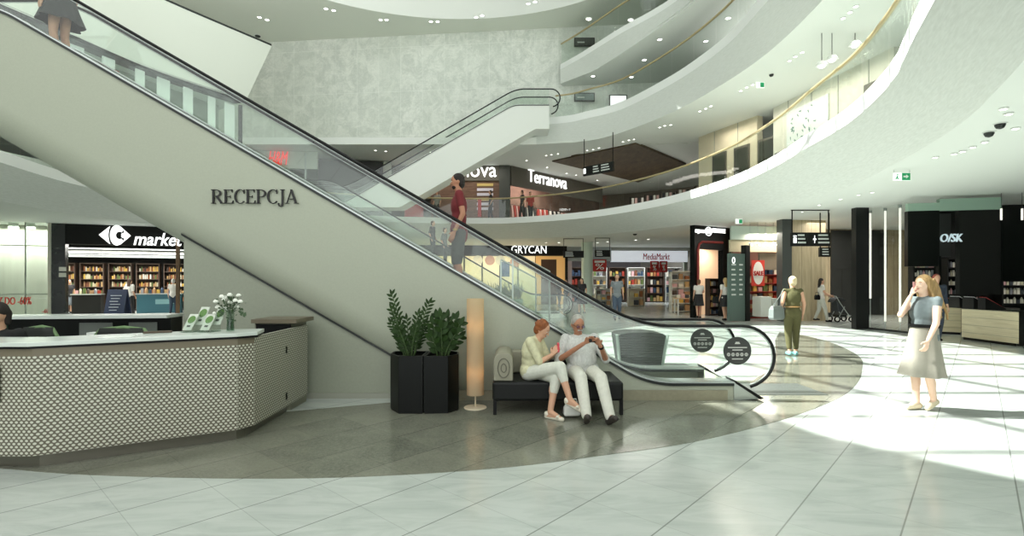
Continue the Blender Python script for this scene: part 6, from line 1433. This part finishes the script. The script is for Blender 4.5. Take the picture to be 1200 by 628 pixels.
far('woman in dark clothes far behind the escalator near the ice cream shop', 655, 361, 1.66, (.6,-.6), 'down', 'coat', cl('dk3', (66,60,58)), 'trousers', cl('dk2'), 'long', HD, sleeve=1.7)
# woman in the red top hidden behind the standing woman: dark trousers
far('person in dark clothes partly hidden behind the standing woman', 1097, 401, 1.78, (-.3,-1), 'down', 'top', cl('navy3', (50,58,72)), 'trousers', cl('navy3'), 'short', mat('hair_red', (150,70,60), .7), sleeve=1.6, vox=.016)
# first floor shoppers
for i, (px, lb, tm, fwd) in enumerate(((575,'small figure in a black top behind the first floor balustrade, by the dark corner pillar',BK,(-1,-.2)),(612,'figure in a dark coat walking past the Terranova shop',cl('dk3'),(-.8,-.3)),(622,'figure in a red top inside the Terranova entrance',cl('redtop',(176,60,52)),(.3,-1)),(512,'person in grey leaning on the first floor rail by the red counter',cl('gy2',(140,140,132)),(-.4,-1)))):
    x = (px-CX)/F*29.6; J = stand_joints((x, 29.6 if i != 2 else 30.1, 5.1), fwd, 1.7, .1); person(lb, J, SKIN, 'top', .9, tm, 'trousers', cl('dk2'), 1., 'short', HD, M_black, .025, True, False)
# pushchair
p = r4[2]+V((.68,-.1,0)); t = thing('pushchair', 'dark grey pushchair pushed by the woman in white', 'pushchair', (p.x, p.y, 0)); x, y = p.x, p.y
m = MB(); 
for s2 in (-.24,.24): m.tube([(x-.28,y+s2,1.02),(x-.12,y+s2,.75),(x+.30,y+s2,.16)], .016, 6); m.tube([(x-.22,y+s2,.12),(x+.05,y+s2,.62)], .014, 6)
m.tube([(x-.28,y-.24,1.02),(x-.30,y,1.04),(x-.28,y+.24,1.02)], .018, 6); m.build('frame', M_steel, t)
m = MB(); m.hexa([(x-.15,y-.2,.42),(x+.2,y-.2,.40),(x+.2,y+.2,.40),(x-.15,y+.2,.42),(x-.25,y-.2,.85),(x+.1,y-.2,.52),(x+.1,y+.2,.52),(x-.25,y+.2,.85)]); m.build('seat', mat('pram_fabric', (58,62,66), .8), t, bevel=.02)
m = MB(); m.loft([[(x-.1+.26*math.cos(R(a)), yy, .74+.24*math.sin(R(a))) for a in range(20, 171, 15)] for yy in (y-.2, y+.2)]); m.build('canopy', mat('pram_fabric'), t, smooth=True)
for xx in (-.24,.32):
    for s2 in (-.24,.24): m = MB(); m.loft([[(x+xx+q*math.cos(2*math.pi*k/16), y+s2+w2, .125+q*math.sin(2*math.pi*k/16)) for k in range(16)] for q, w2 in ((.08,-.02),(.12,-.02),(.12,.02),(.08,.02),(.08,-.02))], True); m.build('wheel', M_black, t, smooth=2)
m = MB(); m.box(x-.18, x+.18, y-.17, y+.17, .2, .3); m.build('basket', M_dark, t)
# --- receptionist at the left edge
J = stand_joints((-4.98, 5.05, -.30), (.15,-1), 1.68, .0); J['b'] = V((-4.98,5.05,0)); J['hf'] = V((.1,-.8,-.55))
for k in 'LR': J['kn'+k] = J['hip'+k]+V((0,-.33,-.02)); J['an'+k] = V((J['kn'+k].x, J['kn'+k].y+.03, .09))
person('dark-haired receptionist in a black jacket bent over the desk at the left edge', J, SKIN, 'jacket', 1.9, cl('jacket', (26,28,28)), 'trousers', BK, 1., 'bob', HD, M_black, .012, True, True)
m = MB(); m.box(-5.25,-4.72,4.95,5.5,.44,.5); o = m.build('stool_seat', M_darkpanel, bevel=.01); m = MB(); m.cyl(-4.98,5.2,0.0,.44,.04); 
st_ = thing('stool', 'plain dark stool under the receptionist', 'stool', (-4.98,5.2,0)); o.parent = st_; o.location = ORG[o.name]-ORG[st_.name]; ORG[o.name] = V((0,0,0)); o.name = 'seat'; m.build('column', M_steel, st_); m = MB(); m.cyl(-4.98,5.2,0,.02,.22); m.build('base', M_steel, st_)

# --- seated couple
q = pw
# woman, turned to the right, looking down at her phone
fw = V((.93,-.36,0)); f_, r_ = basis(fw); s = .96
J = dict(s=s, f=f_, r=r_, b=V((.40,6.42,.0)), w=1.08)
P = V((.235,6.44,.50)); J['pelvis'] = P; J['chest'] = P+V((.015,-.01,.245)); J['neck'] = P+f_*.08+V((0,0,.395)); J['head'] = J['neck']+f_*.065+V((0,0,.115)); J['hf'] = f_+V((0,0,-.55)); J['hup'] = V((0,0,1))+f_*.4
J['shR'] = J['chest']+r_*.165+V((0,0,.13))+f_*.03; J['shL'] = J['chest']-r_*.165+V((0,0,.13))+f_*.03
J['hipR'] = P+r_*.085+V((0,0,-.02)); J['hipL'] = P-r_*.085+V((0,0,-.02))
J['knL'] = V((.62,6.50,.50)); J['anL'] = V((.565,6.30,.10)); J['anL'] = V((.50,6.28,.085))
J['hipL'], J['hipR'] = J['hipL'], J['hipR']
J['knR'] = V((.56,6.06,.60)); J['anR'] = V((.665,5.93,.245))
J['knL'] = V((.52,6.12,.47)); J['anL'] = V((.445,6.04,.085)); J['ftL'] = V((.75,-.6,0)).normalized(); J['ftR'] = V((.75,-.35,-.55)).normalized(); J['tzR'] = J['anR']+J['ftR']*.15
J['elR'] = J['shR']+f_*.12+V((0,0,-.24)); J['elL'] = J['shL']+f_*.12+V((0,0,-.24)); ph = J['neck']+f_*.27+V((0,0,-.13))
J['wrR'] = ph+r_*.05-f_*.06+V((0,0,-.05)); J['wrL'] = ph-r_*.05-f_*.06+V((0,0,-.05))
for k, sg in (('R',1),('L',-1)): J['hd'+k] = (f_*.5+V((0,0,.85))-r_*sg*.2); J['hn'+k] = -r_*sg; J['ht'+k] = -f_+V((0,0,.5)); J['curl'+k] = .55
sw = person('woman with short auburn hair in a cream top sitting cross-legged, looking at her phone', J, SKIN, 'top', .95, mat('cream_lace', (214,212,176), .85, noise=.16, nscale=26), 'trousers', cl('offwhite', (214,216,204)), .70, 'fluffy', mat('hair_auburn', (150,86,44), .7, noise=.4, nscale=30), mat('sandal_cream', (226,220,204), .6), .009, True, True, open_toe=True, hem=.05, brow=(90,56,34), belly=.03)
m = MB(); m.box(ph.x-.012, ph.x+.012, ph.y-.04, ph.y+.04, ph.z-.02, ph.z+.09); pho = m.build('mobile_phone', mat('phone_coral', (214,70,84), .4), bevel=.004); tag(pho, 'coral red mobile phone held by the seated woman', 'phone')
# man, facing the camera
fw = V((.12,-1,0)); f_, r_ = basis(fw); s = 1.02; P = V((.88,6.50,.50))
J = dict(s=s, f=f_, r=r_, b=V((.95,6.5,0)), w=1.2); J['pelvis'] = P; J['chest'] = P+V((-.02,.07,.26)); J['neck'] = P+V((-.04,.09,.42)); J['head'] = J['neck']+V((-.01,-.04,.135)); J['hf'] = V((.22,-.9,-.28)); J['hup'] = V((0,0,1))
J['shR'] = J['chest']+r_*.185+V((0,0,.125)); J['shL'] = J['chest']-r_*.185+V((0,0,.125))
J['hipR'] = P+r_*.095+V((0,0,-.02)); J['hipL'] = P-r_*.095+V((0,0,-.02))
J['knR'] = V((.80,6.05,.48)); J['knL'] = V((1.03,6.03,.48)); J['anR'] = V((.835,5.80,.095)); J['anL'] = V((1.09,5.76,.095))
J['ftR'] = V((-.02,-1,.35)).normalized(); J['ftL'] = V((.25,-1,.35)).normalized(); J['tzR'] = J['anR']+J['ftR']*.15-V((0,0,.03)); J['tzL'] = J['anL']+J['ftL']*.15-V((0,0,.03))
phn = V((.955,6.17,.90)); J['elR'] = J['shR']+V((-.10,-.10,-.26)); J['elL'] = J['shL']+V((.13,-.10,-.26)); J['wrR'] = phn+V((-.085,.03,-.03)); J['wrL'] = phn+V((.10,.04,-.06))
J['hdR'] = V((.75,-.25,.5)); J['hnR'] = V((.1,-.6,-.2)); J['htR'] = V((-.1,.1,1)); J['curlR'] = .5; J['hdL'] = V((-.6,-.3,.75)); J['hnL'] = V((-.3,-.6,.1)); J['htL'] = V((.2,.1,1)); J['curlL'] = .6
sm_ = person('grey-haired man with glasses and moustache in a white shirt sitting with a phone', J, SKIN2, 'shirt', 1.05, mat('white_shirt', (206,208,204), .85, noise=.22, nscale=16, stretch=(5,5,.6)), 'trousers', cl('white2', (216,216,204)), 1., 'short', mat('hair_silver', (178,176,168), .8, noise=.3, nscale=30), mat('shoe_dark', (52,46,42), .6), .009, True, True, belly=.07, brow=(70,60,54))
hf = J['hf'].normalized(); hu = (J['hup']-hf*J['hup'].dot(hf)).normalized(); hr = hf.cross(hu); c = J['head']
m = MB(); m.cap(c+hf*.094*s-hu*.036*s-hr*.022, .010, c+hf*.094*s-hu*.036*s+hr*.022, .010, 8); m.build('moustache', mat('hair_silver'), sm_, smooth=True)
m = MB()
for k in (-1, 1): m.tube([c+hf*.104*s+hr*(.032*k+.022*math.cos(a))+hu*(.012+.017*math.sin(a)) for a in [2*math.pi*i/16 for i in range(17)]], .0022, 5); m.tube([c+hf*.104*s+hr*.054*k+hu*.015, c-hf*.0+hr*.080*k+hu*.012], .0022, 5)
gl_ = m.build('glasses', M_dark, sm_)
for k in (-1, 1):
    m = MB(); n = 14; m.add([c+hf*.1035*s+hr*(.032*k+.020*math.cos(2*math.pi*i/n))+hu*(.012+.015*math.sin(2*math.pi*i/n)) for i in range(n)], [tuple(range(n))]); m.build('lens', glass('violet_lens', (205,190,240), .12), gl_)
m = MB()
for i in range(6): p_ = J['chest'].lerp(J['pelvis'], i/6-.25)+f_*(.135+.035*min(i, 3)/3); m.ell(p_, (.006,.004,.006))
m.build('shirt_button', M_white, sm_)
m = MB(); nb = J['neck']-V((0,0,.03)); m.tube([nb+V((.072*math.cos(R(a)), .064*math.sin(R(a))-.004, .016*math.cos(R(a)*2)-.02*(math.sin(R(a)) < -.8))) for a in range(-70, 251, 20)], .014, 6); m.build('collar', mat('white_shirt'), sm_, smooth=True)
m = MB(); w0 = J['wrL'].lerp(J['elL'], .12); d_ = (J['elL']-J['wrL']).normalized(); m.tube([w0-d_*.012, w0+d_*.012], .036, 14); m.build('wristwatch', M_black, sm_)
m = MB(); m.hexa([tuple(phn+V(v)) for v in ((-.04,-.02,-.02),(.04,-.02,-.02),(.04,-.005,-.02),(-.04,-.005,-.02),(-.04,-.0,.05),(.04,-.0,.05),(.04,.015,.05),(-.04,.015,.05))]); o = m.build('mobile_phone', M_black, bevel=.004); tag(o, 'black mobile phone held by the seated man', 'phone')
bag('small white shoulder bag hanging by the seated woman on the black bench', V((.70,6.08,.03)), .2, .13, .08, mat('bag_white', (222,224,218), .5), .1)
bag('black handbag lying on the bench between the seated couple', V((.58,6.66,.402)), .26, .2, .12, M_black, .1)
